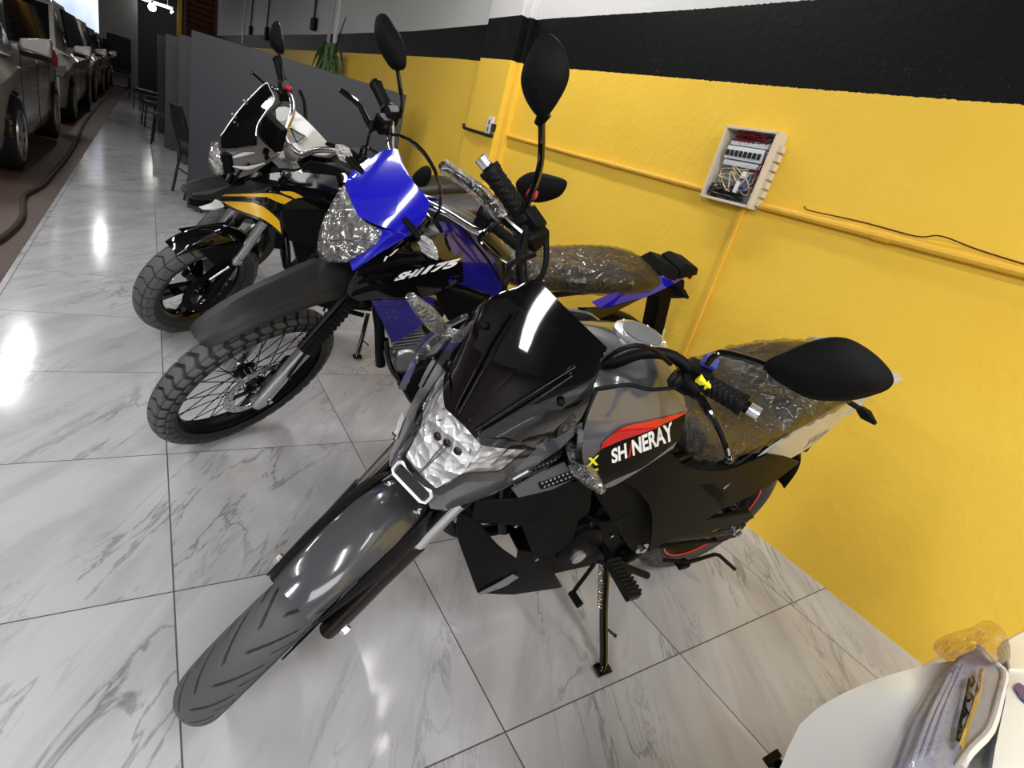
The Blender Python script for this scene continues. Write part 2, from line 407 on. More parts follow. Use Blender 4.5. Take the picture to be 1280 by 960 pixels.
def wall_mat():
    m, N, L, P = new_mat('painted_wall')
    g = N.new('ShaderNodeNewGeometry'); sp = N.new('ShaderNodeSeparateXYZ'); L.new(g.outputs['Position'], sp.inputs[0])
    mr = N.new('ShaderNodeFloatCurve')  # height of the painted edges over the length of the wall
    def edge(pts, z0, z1):
        a = N.new('ShaderNodeMapRange'); a.inputs[1].default_value = -3; a.inputs[2].default_value = 28; L.new(sp.outputs[1], a.inputs[0])
        c = N.new('ShaderNodeValToRGB'); c.color_ramp.interpolation = 'LINEAR'; e = c.color_ramp.elements
        while len(e) < len(pts): e.new(.5)
        for i, (y, z) in enumerate(pts):
            e[i].position = (y+3)/31; k = (z-z0)/(z1-z0); e[i].color = (k, k, k, 1)
        L.new(a.outputs[0], c.inputs[0]); o = N.new('ShaderNodeMapRange'); o.inputs[3].default_value = z0; o.inputs[4].default_value = z1; L.new(c.outputs[0], o.inputs[0]); return o.outputs[0]
    N.remove(mr)
    lo = edge([(-3,1.80),(.83,1.80+.005),(1.6,1.822),(3.2,1.868),(5.2,1.93),(8.4,1.99),(15.8,2.12),(28,2.35)], 1.5, 3.5)
    hi = edge([(-3,2.13),(2.4,2.155),(3.6,2.175),(6.2,2.18),(10.3,2.26),(20.4,2.52),(28,2.7)], 1.5, 3.5)
    nz = N.new('ShaderNodeTexNoise'); nz.inputs['Scale'].default_value = 60; nz.inputs['Detail'].default_value = 3; L.new(g.outputs['Position'], nz.inputs['Vector'])
    wob = N.new('ShaderNodeMath'); wob.operation = 'MULTIPLY_ADD'; wob.inputs[1].default_value = .012; L.new(nz.outputs['Fac'], wob.inputs[0]); L.new(sp.outputs[2], wob.inputs[2])
    def gt(a, b):
        n = N.new('ShaderNodeMath'); n.operation = 'GREATER_THAN'; L.new(a, n.inputs[0]); L.new(b, n.inputs[1]); return n.outputs[0]
    s1, s2 = gt(wob.outputs[0], lo), gt(wob.outputs[0], hi)
    # yellow coat with faint blotches, rubbed near the floor
    n2 = N.new('ShaderNodeTexNoise'); n2.inputs['Scale'].default_value = 2.2; n2.inputs['Detail'].default_value = 6; L.new(g.outputs['Position'], n2.inputs['Vector'])
    y = N.new('ShaderNodeMix'); y.data_type = 'RGBA'; y.inputs[6].default_value = (.86,.53,.052,1); y.inputs[7].default_value = (.94,.64,.085,1); L.new(n2.outputs['Fac'], y.inputs[0])
    # black coat with pale specks
    vo = N.new('ShaderNodeTexNoise'); vo.inputs['Scale'].default_value = 130; vo.inputs['Detail'].default_value = 2; L.new(g.outputs['Position'], vo.inputs['Vector'])
    n3 = N.new('ShaderNodeTexNoise'); n3.inputs['Scale'].default_value = 3.5; L.new(g.outputs['Position'], n3.inputs['Vector'])
    t3 = N.new('ShaderNodeMath'); t3.operation = 'MULTIPLY'; L.new(vo.outputs['Fac'], t3.inputs[0]); L.new(n3.outputs['Fac'], t3.inputs[1])
    r3 = N.new('ShaderNodeMapRange'); r3.inputs[1].default_value = .405; r3.inputs[2].default_value = .43; L.new(t3.outputs[0], r3.inputs[0])
    k = N.new('ShaderNodeMix'); k.data_type = 'RGBA'; k.inputs[6].default_value = (.004,.004,.004,1); k.inputs[7].default_value = (.05,.05,.05,1); L.new(r3.outputs[0], k.inputs[0])
    a = N.new('ShaderNodeMix'); a.data_type = 'RGBA'; L.new(s1, a.inputs[0]); L.new(y.outputs[2], a.inputs[6]); L.new(k.outputs[2], a.inputs[7])
    w = N.new('ShaderNodeMix'); w.data_type = 'RGBA'; L.new(s2, w.inputs[0]); L.new(a.outputs[2], w.inputs[6]); w.inputs[7].default_value = (.60,.60,.59,1)
    L.new(w.outputs[2], P.inputs['Base Color']); P.inputs['Roughness'].default_value = .52; P.inputs['Specular IOR Level'].default_value = .12
    n4 = N.new('ShaderNodeTexNoise'); n4.inputs['Scale'].default_value = 26; n4.inputs['Detail'].default_value = 7; n4.inputs['Roughness'].default_value = .6; L.new(g.outputs['Position'], n4.inputs['Vector'])
    b = N.new('ShaderNodeBump'); b.inputs['Strength'].default_value = .28; b.inputs['Distance'].default_value = .012; L.new(n4.outputs['Fac'], b.inputs['Height']); L.new(b.outputs[0], P.inputs['Normal'])
wall_mat()
mat('concrete', (.075,.048,.038), .55, var=.35, vscale=2.5, bump=.2, bscale=60)
mat('ceiling_paint', (.09,.09,.09), .8); mat('white_wall', (.50,.50,.51), .7); mat('wall_dim', (.12,.12,.12), .8); mat('dark_wall', (.02,.02,.022), .8)
mat('partition_gray', (.030,.032,.040), .42, var=.10, vscale=2); mat('partition_edge', (.04,.042,.05), .5)
mat('yellow_trim', (.62,.36,.03), .6); mat('louvre_brown', (.16,.055,.03), .5); mat('louvre_gray', (.10,.095,.10), .5)
mat('conduit_yellow', (.80,.47,.05), .45, bump=.1, bscale=60); mat('box_cream', (.66,.58,.46), .5); mat('box_inside', (.22,.21,.20), .6)
mat('breaker_white', (.75,.77,.80), .4); mat('switch_black', (.01,.01,.01), .4); mat('wire_red', (.16,.012,.02), .4); mat('wire_black', (.01,.01,.01), .4); mat('wire_cream', (.62,.52,.32), .45); mat('meter_gray', (.13,.14,.15), .5); mat('meter_blue', (.10,.13,.24), .5)
mat('leaf', (.10,.17,.06), .5); mat('terracotta_pot', (.05,.04,.035), .6); mat('cord_brown', (.035,.018,.016), .5); mat('chair_black', (.006,.006,.007), .55); mat('white_plastic', (.7,.7,.7), .4)
mat('lamp_tube', (.9,.9,.9), .4, emis=(1,.98,.95,11)); mat('lamp_bulb', (.9,.9,.9), .4, emis=(1,.97,.9,9)); mat('sky_card', (.1,.1,.1), 1.)
def struct(name, fn, m_, **kw): return tag(make(name, fn, m_, **kw), kind='structure')
struct('floor', lambda bm: box(bm, ((EDGE+WX)/2, 9.3, -.03), (WX-EDGE, 31.4, .06)), 'marble_tile')
struct('floor', lambda bm: box(bm, (EDGE-3.5, 14.5, -.045), (7.0, 43, .06)), 'concrete')
struct('floor', lambda bm: box(bm, ((EDGE+WX)/2, 27.5, -.045), (WX-EDGE+.1, 5, .06)), 'concrete')
def wr(bm): box(bm, (WX+.08, 10.8, 2.1), (.16, 34.6, 4.2))
struct('wall_right', wr, 'painted_wall')
def column(bm):
    y0, y1 = 3.90, 4.40; box(bm, (WX-.045, (y0+y1)/2, 2.1), (.10, y1-y0, 4.2)); box(bm, (WX-.02, y0-.03, 2.1), (.045, .05, 4.2))
struct('trim_1', column, 'painted_wall', bevel=.006)
struct('ceiling', lambda bm: box(bm, (-2.5, 10.5, 4.25), (10, 38, .1)), 'ceiling_paint')
struct('wall_back', lambda bm: (box(bm, (1.63, YEND+.1, 2.1), (1.30, .2, 4.2))), 'dark_wall')
struct('wall_back', lambda bm: (box(bm, (.33, YEND+1.2, 2.1), (1.9, .1, 4.2)), box(bm, (.30, YEND+.1, 3.75), (1.6, .2, .9))), 'dark_wall')
struct('wall_back', lambda bm: (box(bm, (-.89, YEND+.0, 2.1), (1.16, .3, 4.2)), box(bm, (-4.5, YEND+.3, .7), (6.2, .2, 1.4))), 'white_wall')
struct('trim_2', lambda bm: (box(bm, (1.02, YEND-.08, 2.1), (.16, .16, 4.2)),), 'yellow_trim')
struct('wall_front', lambda bm: (box(bm, (-2.5,-6.4,2.1), (10,.2,4.2))), 'wall_dim')
struct('wall_left', lambda bm: box(bm, (-7.2, 10.8, 2.1), (.2, 34.6, 4.2)), 'white_wall')
# slatted roller shutter in the end wall
sh = empty('slatted_shutter', 'brown slatted shutter in the end wall beside the yellow frame', 'shutter', (1.7, YEND-.1, 0))
def slats(bm, z0, z1):
    z = z0
    while z < z1:
        box(bm, (.03, -.02, z), (.92, .03, .16), rot3(rx=.5)); z += .2
make('slat_panel', lambda bm: slats(bm, 2.75, 4.0), 'louvre_brown', sh); make('slat_panel', lambda bm: slats(bm, 1.4, 2.7), 'louvre_gray', sh)
make('shutter_frame', lambda bm: (box(bm, (-.50, -.02, 2.1), (.10,.1,4.1)), box(bm, (.53, -.02, 2.1), (.08,.1,4.1))), 'louvre_brown', sh)
# lamp over the doorway: tube and bulb
dl = empty('doorway_tube_lamp', 'white fluorescent tube lamp fixed above the dark doorway', 'lamp', (.33, YEND-.15, 3.07))
make('lamp_tube', lambda bm: tube(bm, [(-.5,0,.02),(.4,0,.02),(.46,0,-.05),(.40,0,-.12)], .03, 10), 'lamp_tube', dl)
make('lamp_housing', lambda bm: box(bm, (-.02,.05,.07), (1.0,.06,.05)), 'white_plastic', dl)
make('lamp_bracket', lambda bm: cyl(bm, (-.3,.05,.08), (-.3,.05,1.14), .012), 'white_plastic', dl); make('lamp_bracket', lambda bm: cyl(bm, (.3,.05,.08), (.3,.05,1.14), .012), 'white_plastic', dl)
bl = empty('doorway_bulb', 'round white bulb glowing under the doorway tube', 'lamp', (.14, YEND-.45, 2.93))
make('bulb', lambda bm: ball(bm, (0,0,-.02), .13), 'lamp_bulb', bl); make('bulb_socket', lambda bm: cyl(bm, (0,0,.1),(0,0,.2), .05), 'white_plastic', bl)
# ceiling tube lamps over the aisle
LAMP = 17
def ceil_lamp(x, y, ln, z=3.1, label='', pw=1., rz=0.):
    t = empty('ceiling_tube_lamp', label, 'lamp', (x, y, z), rz, group='ceiling tube lamps')
    make('lamp_housing', lambda bm: (box(bm, (0,0,.06), (.14, ln, .05)), cyl(bm, (0,-ln*.35,.08),(0,-ln*.35,4.2-z), .006), cyl(bm, (0,ln*.35,.08),(0,ln*.35,4.2-z), .006)), 'white_plastic', t, bevel=.01)
    make('lamp_tube', lambda bm: tube(bm, [(0,-ln/2+.03,0),(0,ln/2-.03,0)], .025, 12), 'lamp_tube', t)
    li = bpy.data.lights.new('tube_light', 'AREA'); li.shape = 'RECTANGLE'; li.size = .12; li.size_y = ln; li.energy = LAMP*ln*pw; li.color = (1,.975,.95)
    lo = bpy.data.objects.new('tube_light', li); C.objects.link(lo); lo.parent = t; lo.location = (0,0,-.04)
ceil_lamp(1.6, 3.1, 2.2, 3.3, 'tube lamp hung over the row of motorcycles', 1.)
ceil_lamp(-2.4, 1.4, 2.4, 3.1, 'tube lamp hung left of the aisle, beside the grey motorcycle', 1.1)
ceil_lamp(-2.4, 4.9, 2.4, 3.1, 'tube lamp hung left of the aisle, before the cars', 1.6)
ceil_lamp(.3, -1.7, 2.0, 3.2, 'tube lamp hung behind the photographer', 2.2)
ceil_lamp(1.9, -1.3, 1.6, 3.3, 'tube lamp hung close to the yellow wall', .5)
ceil_lamp(-1.6, 9.5, 2.0, 3.3, 'tube lamp hung over the parked cars', 1.2)
ceil_lamp(-1.0, 17.0, 1.2, 3.3, 'short tube lamp hung over the far aisle', 1.)
# fuse box on the wall
def breaker():
    t = empty('fuse_box', 'open cream fuse box with white breakers and loose wires on the yellow wall', 'fuse box', (WX, 1.70, 1.47)); hw, hh = .135, .155
    def case(bm):
        box(bm, (-.004,0,0), (.008, 2*hw, 2*hh))
        for s in (-1,1): box(bm, (-.035, s*hw, 0), (.07,.012,2*hh+.012)); box(bm, (-.035, 0, s*hh), (.07,2*hw,.012))
    make('case', case, 'box_cream', t, bevel=.002)
    make('back_plate', lambda bm: box(bm, (-.011,0,0),(.006,2*hw-.02,2*hh-.02)), 'box_inside', t)
    def rail(bm, z, w=.2): box(bm, (-.03, .0, z), (.03, w, .022))
    br = make('breaker_row', lambda bm: (box(bm, (-.035,.0,.055), (.04,.20,.055)),), 'breaker_white', t, bevel=.002)
    for i in range(8):
        y = .085-i*.0243
        make('breaker_switch', lambda bm: (box(bm, (-.060,y,.052), (.014,.011,.024)),), 'switch_black', br)
    make('terminal_strip', lambda bm: [rail(bm, .10)]+[cyl(bm, (-.045,.09-i*.025,.10),(-.050,.09-i*.025,.10),.006,8) for i in range(8)], 'breaker_white', t, bevel=.001)
    make('terminal_strip', lambda bm: [rail(bm, .012)]+[cyl(bm, (-.045,.09-i*.025,.012),(-.050,.09-i*.025,.012),.006,8) for i in range(8)], 'breaker_white', t, bevel=.001)
    make('meter', lambda bm: box(bm, (-.03,.03,-.06),(.035,.075,.05)), 'meter_gray', t, bevel=.003)
    make('meter', lambda bm: box(bm, (-.03,-.055,-.055),(.04,.05,.08)), 'meter_blue', t, bevel=.003)
    make('terminal_block', lambda bm: (box(bm, (-.05,-.045,-.03),(.02,.025,.03)), box(bm, (-.05,-.03,-.085),(.02,.018,.05))), 'breaker_white', t, bevel=.002)
    def wires(bm, n, seed, y0, y1, z0, z1, r=.0028):
        rd = random.Random(seed)
        for _ in range(n):
            p = [(-.02-rd.random()*.04, y0+(y1-y0)*rd.random(), z0+(z1-z0)*rd.random()) for _ in range(4)]; tube(bm, p, r, 6, 5)
    make('wire_bundle', lambda bm: wires(bm, 9, 3, -.12, .10, .105, .145), 'wire_red', t, label='dark red wires')
    make('wire_bundle', lambda bm: wires(bm, 14, 5, -.07, .12, -.145, -.08, .0035), 'wire_black', t, label='black wires')
    make('wire_bundle', lambda bm: wires(bm, 11, 8, -.10, .12, -.12, .01), 'wire_cream', t, label='cream wires')
    make('wire_bundle', lambda bm: wires(bm, 5, 12, -.11, -.09, -.1, .12), 'wire_red', t, label='dark red wires')
    for i in range(7):
        z = .10-i*.038
        make('hinge_clip', lambda bm: box(bm, (-.02, -hw-.016, z), (.03,.022,.028)), 'box_cream', t, bevel=.002)
breaker()
def wall_pipe(name, pts, r, label, m_='conduit_yellow', cat='pipe', n=10, joints=()):
    def f(bm):
        tube(bm, pts, r, n)
        for j in joints: cyl(bm, (pts[0][0], j-.03, zat(j)), (pts[0][0], j+.03, zat(j)), r*1.25, n)
    def zat(y): return np.interp(y, sorted([p[1] for p in pts]), [p[2] for p in sorted(pts, key=lambda q: q[1])])
    return tag(make(name, f, m_), label, cat)
wall_pipe('conduit_pipe', [(WX-.018,-.6,1.325),(WX-.018,.56,1.325),(WX-.018,1.545,1.335)], .016, 'thick yellow conduit pipe running right from the fuse box', joints=(1.0,))
wall_pipe('conduit_pipe', [(WX-.015,1.85,1.345),(WX-.015,3.0,1.37),(WX-.015,3.88,1.395)], .013, 'thin yellow conduit pipe between the column and the fuse box', joints=(2.6,))
tag(make('cable_duct', lambda bm: box(bm, (WX-.012, 1.62, .66), (.02,.022,1.31)), 'conduit_yellow', bevel=.002), 'flat yellow cable duct dropping from the fuse box to the floor', 'cable duct')
tag(make('cable', lambda bm: tube(bm, [(WX-.004,1.35,1.372),(WX-.03,1.3,1.36),(WX-.006,1.1,1.364),(WX-.01,.9,1.358),(WX-.03,.82,1.375),(WX-.01,.7,1.36),(WX-.012,.5,1.345)], .0025, 6, 6), 'cord_brown'), 'thin dark cable loose on top of the thick yellow conduit', 'cable')
# socket and bracket on the column
so = empty('wall_socket', 'white socket plate on the front face of the yellow column', 'socket', (WX-.10, 3.97, 1.43))
make('plate', lambda bm: box(bm, (-.012,0,0), (.025,.075,.12)), 'white_plastic', so, bevel=.004); make('socket_hole', lambda bm: (box(bm, (-.026,0,.02),(.004,.02,.03)), box(bm, (-.026,0,-.03),(.004,.02,.03))), 'meter_gray', so)
make('plug', lambda bm: (box(bm, (-.01,-.055,-.01),(.03,.03,.05)), tube(bm, [(-.02,-.06,.0),(-.03,-.07,-.05),(-.01,-.05,-.07)], .006, 6, 4)), 'wire_black', so, bevel=.004)
tag(make('wall_bracket', lambda bm: (tube(bm, [(WX-.10,3.92,1.36),(WX-.115,4.12,1.365),(WX-.10,4.42,1.375)], .012, 8), cyl(bm, (WX-.10,4.42,1.375),(WX-.10,4.44,1.40),.014)), 'wire_black'), 'black bar bracket below the white socket across the column', 'bracket')
def wire(pts, label, r=.004, m_='wire_black', name='hanging_wire'): return tag(make(name, lambda bm: tube(bm, pts, r, 6, 5), m_), label, 'wire')
hw = [onx(p[0], p[1], WX-.012) for p in ((622,22),(612,70),(609,105),(596,135),(589,180),(590,205),(583,225))]
w1 = empty('plugged_cord', 'thin black cord with a plug hanging left of the yellow column', 'cord', (WX-.012, hw[-1][1], hw[-1][2]))
def rel(o, pts): return [tuple(np.array(p)-np.array(o.location)) for p in pts]
make('cord', lambda bm: tube(bm, rel(w1, hw+[onx(576,236,WX-.012)]), .004, 6, 5), 'wire_black', w1)
pp = np.array(onx(576,238,WX-.012))
make('plug', lambda bm: (hull(bm, rel(w1, [pp+[.006*a,.02*b*(1 if c>0 else .5),.03*c-.01] for a in (-1,1) for b in (-1,1) for c in (-1,1)])), tube(bm, rel(w1, [pp+[0,.012,0-.03], pp+[0,.012,-.06]]), .003, 6), tube(bm, rel(w1, [pp+[0,-.012,-.03], pp+[0,-.012,-.06]]), .003, 6)), 'wire_black', w1)
wire([onx(656,0,WX-.06), onx(652,60,WX-.03), onx(640,130,WX-.02), onx(637,150,WX-.02)], 'thin wire running down the near edge of the column to the socket')
def post(px0, px1, r, label, m_='wire_black'):
    a, b = onx(*px0, WX-.03), onx(*px1, WX-.03); tag(make('wall_conduit', lambda bm: tube(bm, [a, b], r, 8), m_), label, 'pipe')
post((664,0),(654,42), .012, 'black upright conduit beside the yellow column')
g0 = onx(627,12,WX-.04); gb = empty('junction_box', 'small black junction box at the top of the column cord', 'junction box', g0)
make('box_body', lambda bm: box(bm, (0,0,0), (.06,.12,.11)), 'matte_black', gb, bevel=.006); make('box_cable', lambda bm: tube(bm, [(0,0,.05),(0,.01,.2),(0,0,.5)], .01, 6, 4), 'wire_black', gb)
for (px, py, h_, lab) in ((392,30,.17,'small black socket box on the white wall left of the plant'),(333,42,.26,'black socket box on the wall above the far mirror'),(313,38,.2,'black socket box on the wall nearest the shutter')):
    g0 = onx(px,py,WX-.04); e = empty('socket_box', lab, 'socket', g0, 0, 'black socket boxes on the wall'); make('box_body', lambda bm: box(bm, (0,0,0), (.06,.26,h_)), 'matte_black', e, bevel=.01)
    make('box_cable', lambda bm: tube(bm, [(0,0,.08),(.02,.05,.8),(.02,0,1.5)], .018, 6, 4), 'wire_black', e)
def pilaster(px, col, lab, w=.12):
    a = onx(px[0], px[1], WX-.02); tag(make('wall_conduit', lambda bm: box(bm, (a[0], a[1], (a[2]+4.2)/2), (.03, w, 4.2-a[2])), col), lab, 'pipe')
pilaster((418,55), 'white_plastic', 'white conduit above the hanging plant'); pilaster((410,55), 'white_wall', 'pale conduit just left of the white conduit above the plant', .08)
pilaster((303,55), 'white_plastic', 'thin white conduit on the wall nearest the shutter', .1)
# plant
pl = onx(410,88,WX-.2); pt = empty('hanging_plant', 'green leafy plant hanging on the yellow wall above the partition', 'plant', pl)
def leaves(bm):
    rd = random.Random(4)
    for i in range(46):
        a = rd.uniform(0, 2*PI); L_ = rd.uniform(.2,.42); up = rd.uniform(.15,.42); P = []
        for k in range(6):
            t = k/5; P.append(np.array([math.cos(a)*L_*t*.5, math.sin(a)*L_*t, .0+up*math.sin(t*2.4)-.22*t*t]))
        for k in range(5):
            s = P[k+1]-P[k]; sd = np.array([-math.sin(a), math.cos(a)*.6, .25]); wd = .035*math.sin(PI*(k+.6)/5.6)+.006; wd2 = .035*math.sin(PI*min(.999,(k+1.6)/5.6))+.004
            vs = [bm.verts.new(V3(P[k]-sd*wd)), bm.verts.new(V3(P[k]+sd*wd)), bm.verts.new(V3(P[k+1]+sd*wd2)), bm.verts.new(V3(P[k+1]-sd*wd2))]; bm.faces.new(vs)
make('foliage', leaves, 'leaf', pt); make('pot', lambda bm: tube(bm, [(0,0,-.32),(0,0,-.05)], [.10,.16], 14), 'terracotta_pot', pt)
make('hanger', lambda bm: (tube(bm, [(0,0,-.05),(.15,0,.7)], .006, 5), tube(bm, [(0,.12,-.05),(.15,0,.7)], .006, 5)), 'wire_black', pt)
# partitions
def partition(a, b, h, lab, th=.04):
    a, b = np.array(a), np.array(b); c = (a+b)/2; ln = np.linalg.norm(b-a); ang = math.atan2(b[1]-a[1], b[0]-a[0])
    t = empty('partition_panel', lab, 'partition', (c[0], c[1], 0), ang, 'grey partition panels in a row')
    make('board', lambda bm: box(bm, (0,0,h/2+.01), (ln,th,h-.02)), 'partition_gray', t, bevel=.003)
    make('foot', lambda bm: (box(bm, (-ln/2+.1,0,.01),(.05,.06,.02)), box(bm, (ln/2-.1,0,.01),(.05,.06,.02))), 'partition_edge', t)
partition((.32,6.15), (2.02,5.42), 1.53, 'large dark grey partition panel standing behind the motorcycles')
partition((.34,9.3), (1.9,9.1), 1.60, 'grey partition panel just behind the large front panel')
partition((.22,10.6), (1.8,10.5), 1.60, 'third grey partition panel from the front in the aisle row')
partition((.15,12.9), (1.8,13.1), 1.64, 'fourth grey partition panel from the front, wider at left')
partition((.30,16.5), (1.9,16.7), 1.66, 'rearmost grey partition panel beside the dark doorway')
# chairs
def chair(x, y, rz, lab, h=1.0):
    t = empty('office_chair', lab, 'chair', (x, y, 0), rz, 'black chairs along the partitions')
    make('seat', lambda bm: hull(bm, [(a*.22,b*.22,.44+c*.03) for a in (-1,1) for b in (-1,1) for c in (-1,1)]), 'chair_black', t, bevel=.02)
    make('backrest', lambda bm: hull(bm, [(a*.22*(1 if c<.9 else .8),-.23-(c*.08)+d*.015,.55+c*(h-.55)) for a in (-1,1) for c in (0,.3,.9,1) for d in (-1,1)]), 'chair_black', t, bevel=.01)
    for a in (-1,1):
        make('leg', lambda bm: tube(bm, [(a*.2,.2,.43),(a*.21,.24,0)], .014, 8), 'chair_black', t)
        make('leg', lambda bm: tube(bm, [(a*.2,-.3,h-.1),(a*.2,-.2,.43),(a*.21,-.27,0)], .014, 8), 'chair_black', t)
    [make('stretcher', lambda bm: cyl(bm, (-.2,q,.25),(.2,q,.25),.01,8), 'chair_black', t) for q in (.21,-.22)]
chair(.30, 11.0, 1.5, 'black chair standing alone against the second partition'); chair(.26, 15.6, 1.2, 'black chair in front of the rearmost partition', 1.0)
chair(.16, 13.6, 1.7, 'black chair behind the lone chair in the aisle', 1.05); chair(.0, 17.4, 1.9, 'farthest black chair in the aisle by the doorway', 1.05)
chair(.53, 6.85, -1.35, 'black tube framed chair hidden behind the large partition', .88)
ac = empty('armchair', 'black armchair with square back against the white end wall', 'chair', (-.98, YEND-1.0, 0))
make('seat', lambda bm: box(bm, (0,0,.5), (.95,.8,.16)), 'chair_black', ac, bevel=.03); make('backrest', lambda bm: box(bm, (.1,.35,1.1),(.75,.14,1.1)), 'chair_black', ac, bevel=.06)
make('base', lambda bm: (box(bm, (0,0,.4),(.95,.8,.12)),), 'meter_gray', ac, bevel=.02)
for a in (-1,1):
    for b in (-1,1): make('leg', lambda bm: cyl(bm, (a*.42,b*.34,0),(a*.42,b*.34,.36),.035,8), 'chair_black', ac)
# floor hose
hp = [onz(*p) for p in ((-20,312),(12,290),(28,270),(30,245),(52,232),(72,210),(88,190),(98,170),(108,150),(124,130),(136,118))]
hp = [(p[0], p[1], .004-.015+.012) for p in hp]
tag(make('floor_hose', lambda bm: tube(bm, hp, .018, 8, 5), 'cord_brown'), 'dark hose snaking along the concrete beside the tiles', 'hose')
# ------------------------------------------------------------------ cars
mat('car_silver', (.24,.23,.21), .25, .2, coat=.7); mat('car_white', (.36,.35,.33), .22, 0, coat=.7); mat('car_glass', (.006,.006,.007), .05); mat('car_lamp', (.5,.5,.52), .1, .8); mat('tail_red', (.22,.01,.01), .2); mat('wheel_rim', (.30,.30,.31), .3, .8)
def car(y0, ln, hgt, xs, paint, lab, wd=1.72, seg='hatch'):
    "nose towards the camera at y0; xs = x of the side that faces the aisle"
    t = empty('car', lab, 'car', (xs-wd/2, y0+ln/2, 0), 0, 'cars parked in a row'); h = wd/2
    def sec(y, hw, zb, zt, sh=.82):   # body cross section
        return [(-hw*.94,y,zb),(-hw,y,zb+.18),(-hw,y,zt*.86),(-hw*sh,y,zt),(hw*sh,y,zt),(hw,y,zt*.86),(hw,y,zb+.18),(hw*.94,y,zb)]
    L_ = ln/2
    S = [(-L_,.62,.35,.60),(-L_+.10,.76,.22,.72),(-L_+.45,.84,.2,.86),(-L_+1.0,.86,.2,.97),(0,.86,.2,1.0),(L_-.8,.86,.2,1.03),(L_-.15,.84,.22,1.02),(L_,.76,.35,.95)]
    body = make('body', lambda bm: loft(bm, [sec(y, q*wd/1.72, a, b) for y, q, a, b in S]), paint, t, bevel=.03)
    def cab(bm, gr=0.):
        q = [(-L_+.85,.78,.92,.98),(-L_+1.55,.70,.92,hgt-.10),(-L_+1.9,.66,.92,hgt),(L_-.9,.66,.92,hgt),(L_-.25,.70,.92,hgt-.25),(L_-.02,.78,.92,1.0)]
        loft(bm, [[(-a*1.08+gr*0,y,z0),(-a*.96-gr,y,(z0+z1)/2),(-a*.84,y,z1),(a*.84,y,z1),(a*.96+gr,y,(z0+z1)/2),(a*1.08,y,z0)] for y, a, z0, z1 in q])
    make('cabin', cab, paint, t, bevel=.03)
    def side_window(ya, yb, k0=0, k1=0):
        def f(bm):
            zt = hgt-.11; zb = 1.04
            def X(z): return h*.955-(z-1.0)*.23*h/.86
            o = [(X(zb)+.0,ya,zb),(X(zb),yb,zb),(X(zt),yb-k1,zt),(X(zt),ya+k0,zt)]
            slab(bm, o, (-.03,0,0))
        return f
    make('window', side_window(-L_+1.15,-L_+2.0,.45,0), 'car_glass', t); make('window', side_window(-L_+2.06,-L_+2.85,0,0), 'car_glass', t); make('window', side_window(-L_+2.91,L_-.35,0,.25), 'car_glass', t)
    def ws(bm): slab(bm, [(-.60,-L_+.93,1.01),(.60,-L_+.93,1.01),(.52,-L_+1.52,hgt-.13),(-.52,-L_+1.52,hgt-.13)], (0,.03,-.03))
    make('windscreen', lambda bm: slab(bm, [(-.60,-L_+.90,1.02),(.60,-L_+.90,1.02),(.54,-L_+1.52,hgt-.10),(-.54,-L_+1.52,hgt-.10)], (0,.04,-.04)), 'car_glass', t)
    for s in (-1,1):
        hl = make('headlight', lambda bm: hull(bm, [(s*a*h,-L_+b,c) for a,b,c in ((.62,.03,.62),(.93,.30,.62),(.70,.03,.74),(.96,.42,.80),(.93,.10,.66),(.965,.2,.7))]), 'car_lamp', t, bevel=.01)
        make('tail_lamp', lambda bm: hull(bm, [(s*a*h,L_+b,c) for a,b,c in ((.85,.0,.80),(1.0,-.12,.80),(.85,.0,1.0),(.97,-.10,1.0),(1.0,-.05,.9))]), 'tail_red', t, bevel=.01)
        mi = make('door_mirror', lambda bm: hull(bm, [(s*(h+a),-L_+1.18+b,c) for a in (.0,.22) for b in (-.06,.06) for c in ((.98,1.14) if a else (1.0,1.08))]), paint, t, bevel=.02)
        make('mirror_base', lambda bm: hull(bm, [(s*(h+a),-L_+1.18+b,c) for a in (.0,.21) for b in (-.055,.055) for c in (.94,.985)]), 'car_glass', mi, bevel=.01)
        for yy in (-L_+.72, L_-.70):
            w = make('wheel', lambda bm: cyl(bm, (s*(h-.20),yy,.30),(s*(h+.015),yy,.30),.30,36), 'rubber', t, bevel=.02)
            def rim(bm):
                cyl(bm, (s*(h+.0),yy,.30),(s*(h+.02),yy,.30),.055,14)
                for k in range(7):
                    a = 2*PI*k/7; box(bm, (s*(h+.012),yy+math.cos(a)*.11,.30+math.sin(a)*.11), (.02,.16,.045), rot3(rx=a))
                R1 = [(s*(h+.018),yy+.205*math.cos(q),.30+.205*math.sin(q)) for q in np.linspace(0,2*PI,30)]; tube(bm, R1, .014, 6)
            make('rim', rim, 'wheel_rim', w)
            make('wheel_arch', lambda bm: [tube(bm, [(s*(h-.01),yy+.335*math.cos(q),.30+.335*math.sin(q)) for q in np.linspace(0.05,PI-.05,20)], .03, 8)], 'car_glass', t)
    [make('door_seam', lambda bm: box(bm, (h+.001,y,.65),(.006,.008,.75)), 'car_glass', t) for y in (-L_+1.1,-L_+2.03,-L_+2.9)]
    make('grille', lambda bm: box(bm, (0,-L_+.02,.42),(1.0,.08,.16)), 'car_glass', t, bevel=.02)
    make('licence_plate', lambda bm: box(bm, (0,-L_-.02,.52),(.40,.015,.13)), 'white_plastic', t)
    return t
car(6.0, 3.95, 1.52, -.95, 'car_silver', 'silver hatchback nearest the camera in the row of parked cars')
car(10.9, 4.35, 1.66, -.96, 'car_white', 'white car parked directly behind the silver hatchback')
car(16.2, 4.3, 1.60, -1.0, 'car_white', 'third parked car in the row, behind the white car')
car(21.6, 4.0, 1.50, -1.0, 'car_silver', 'farthest parked car in the row, near the armchair')
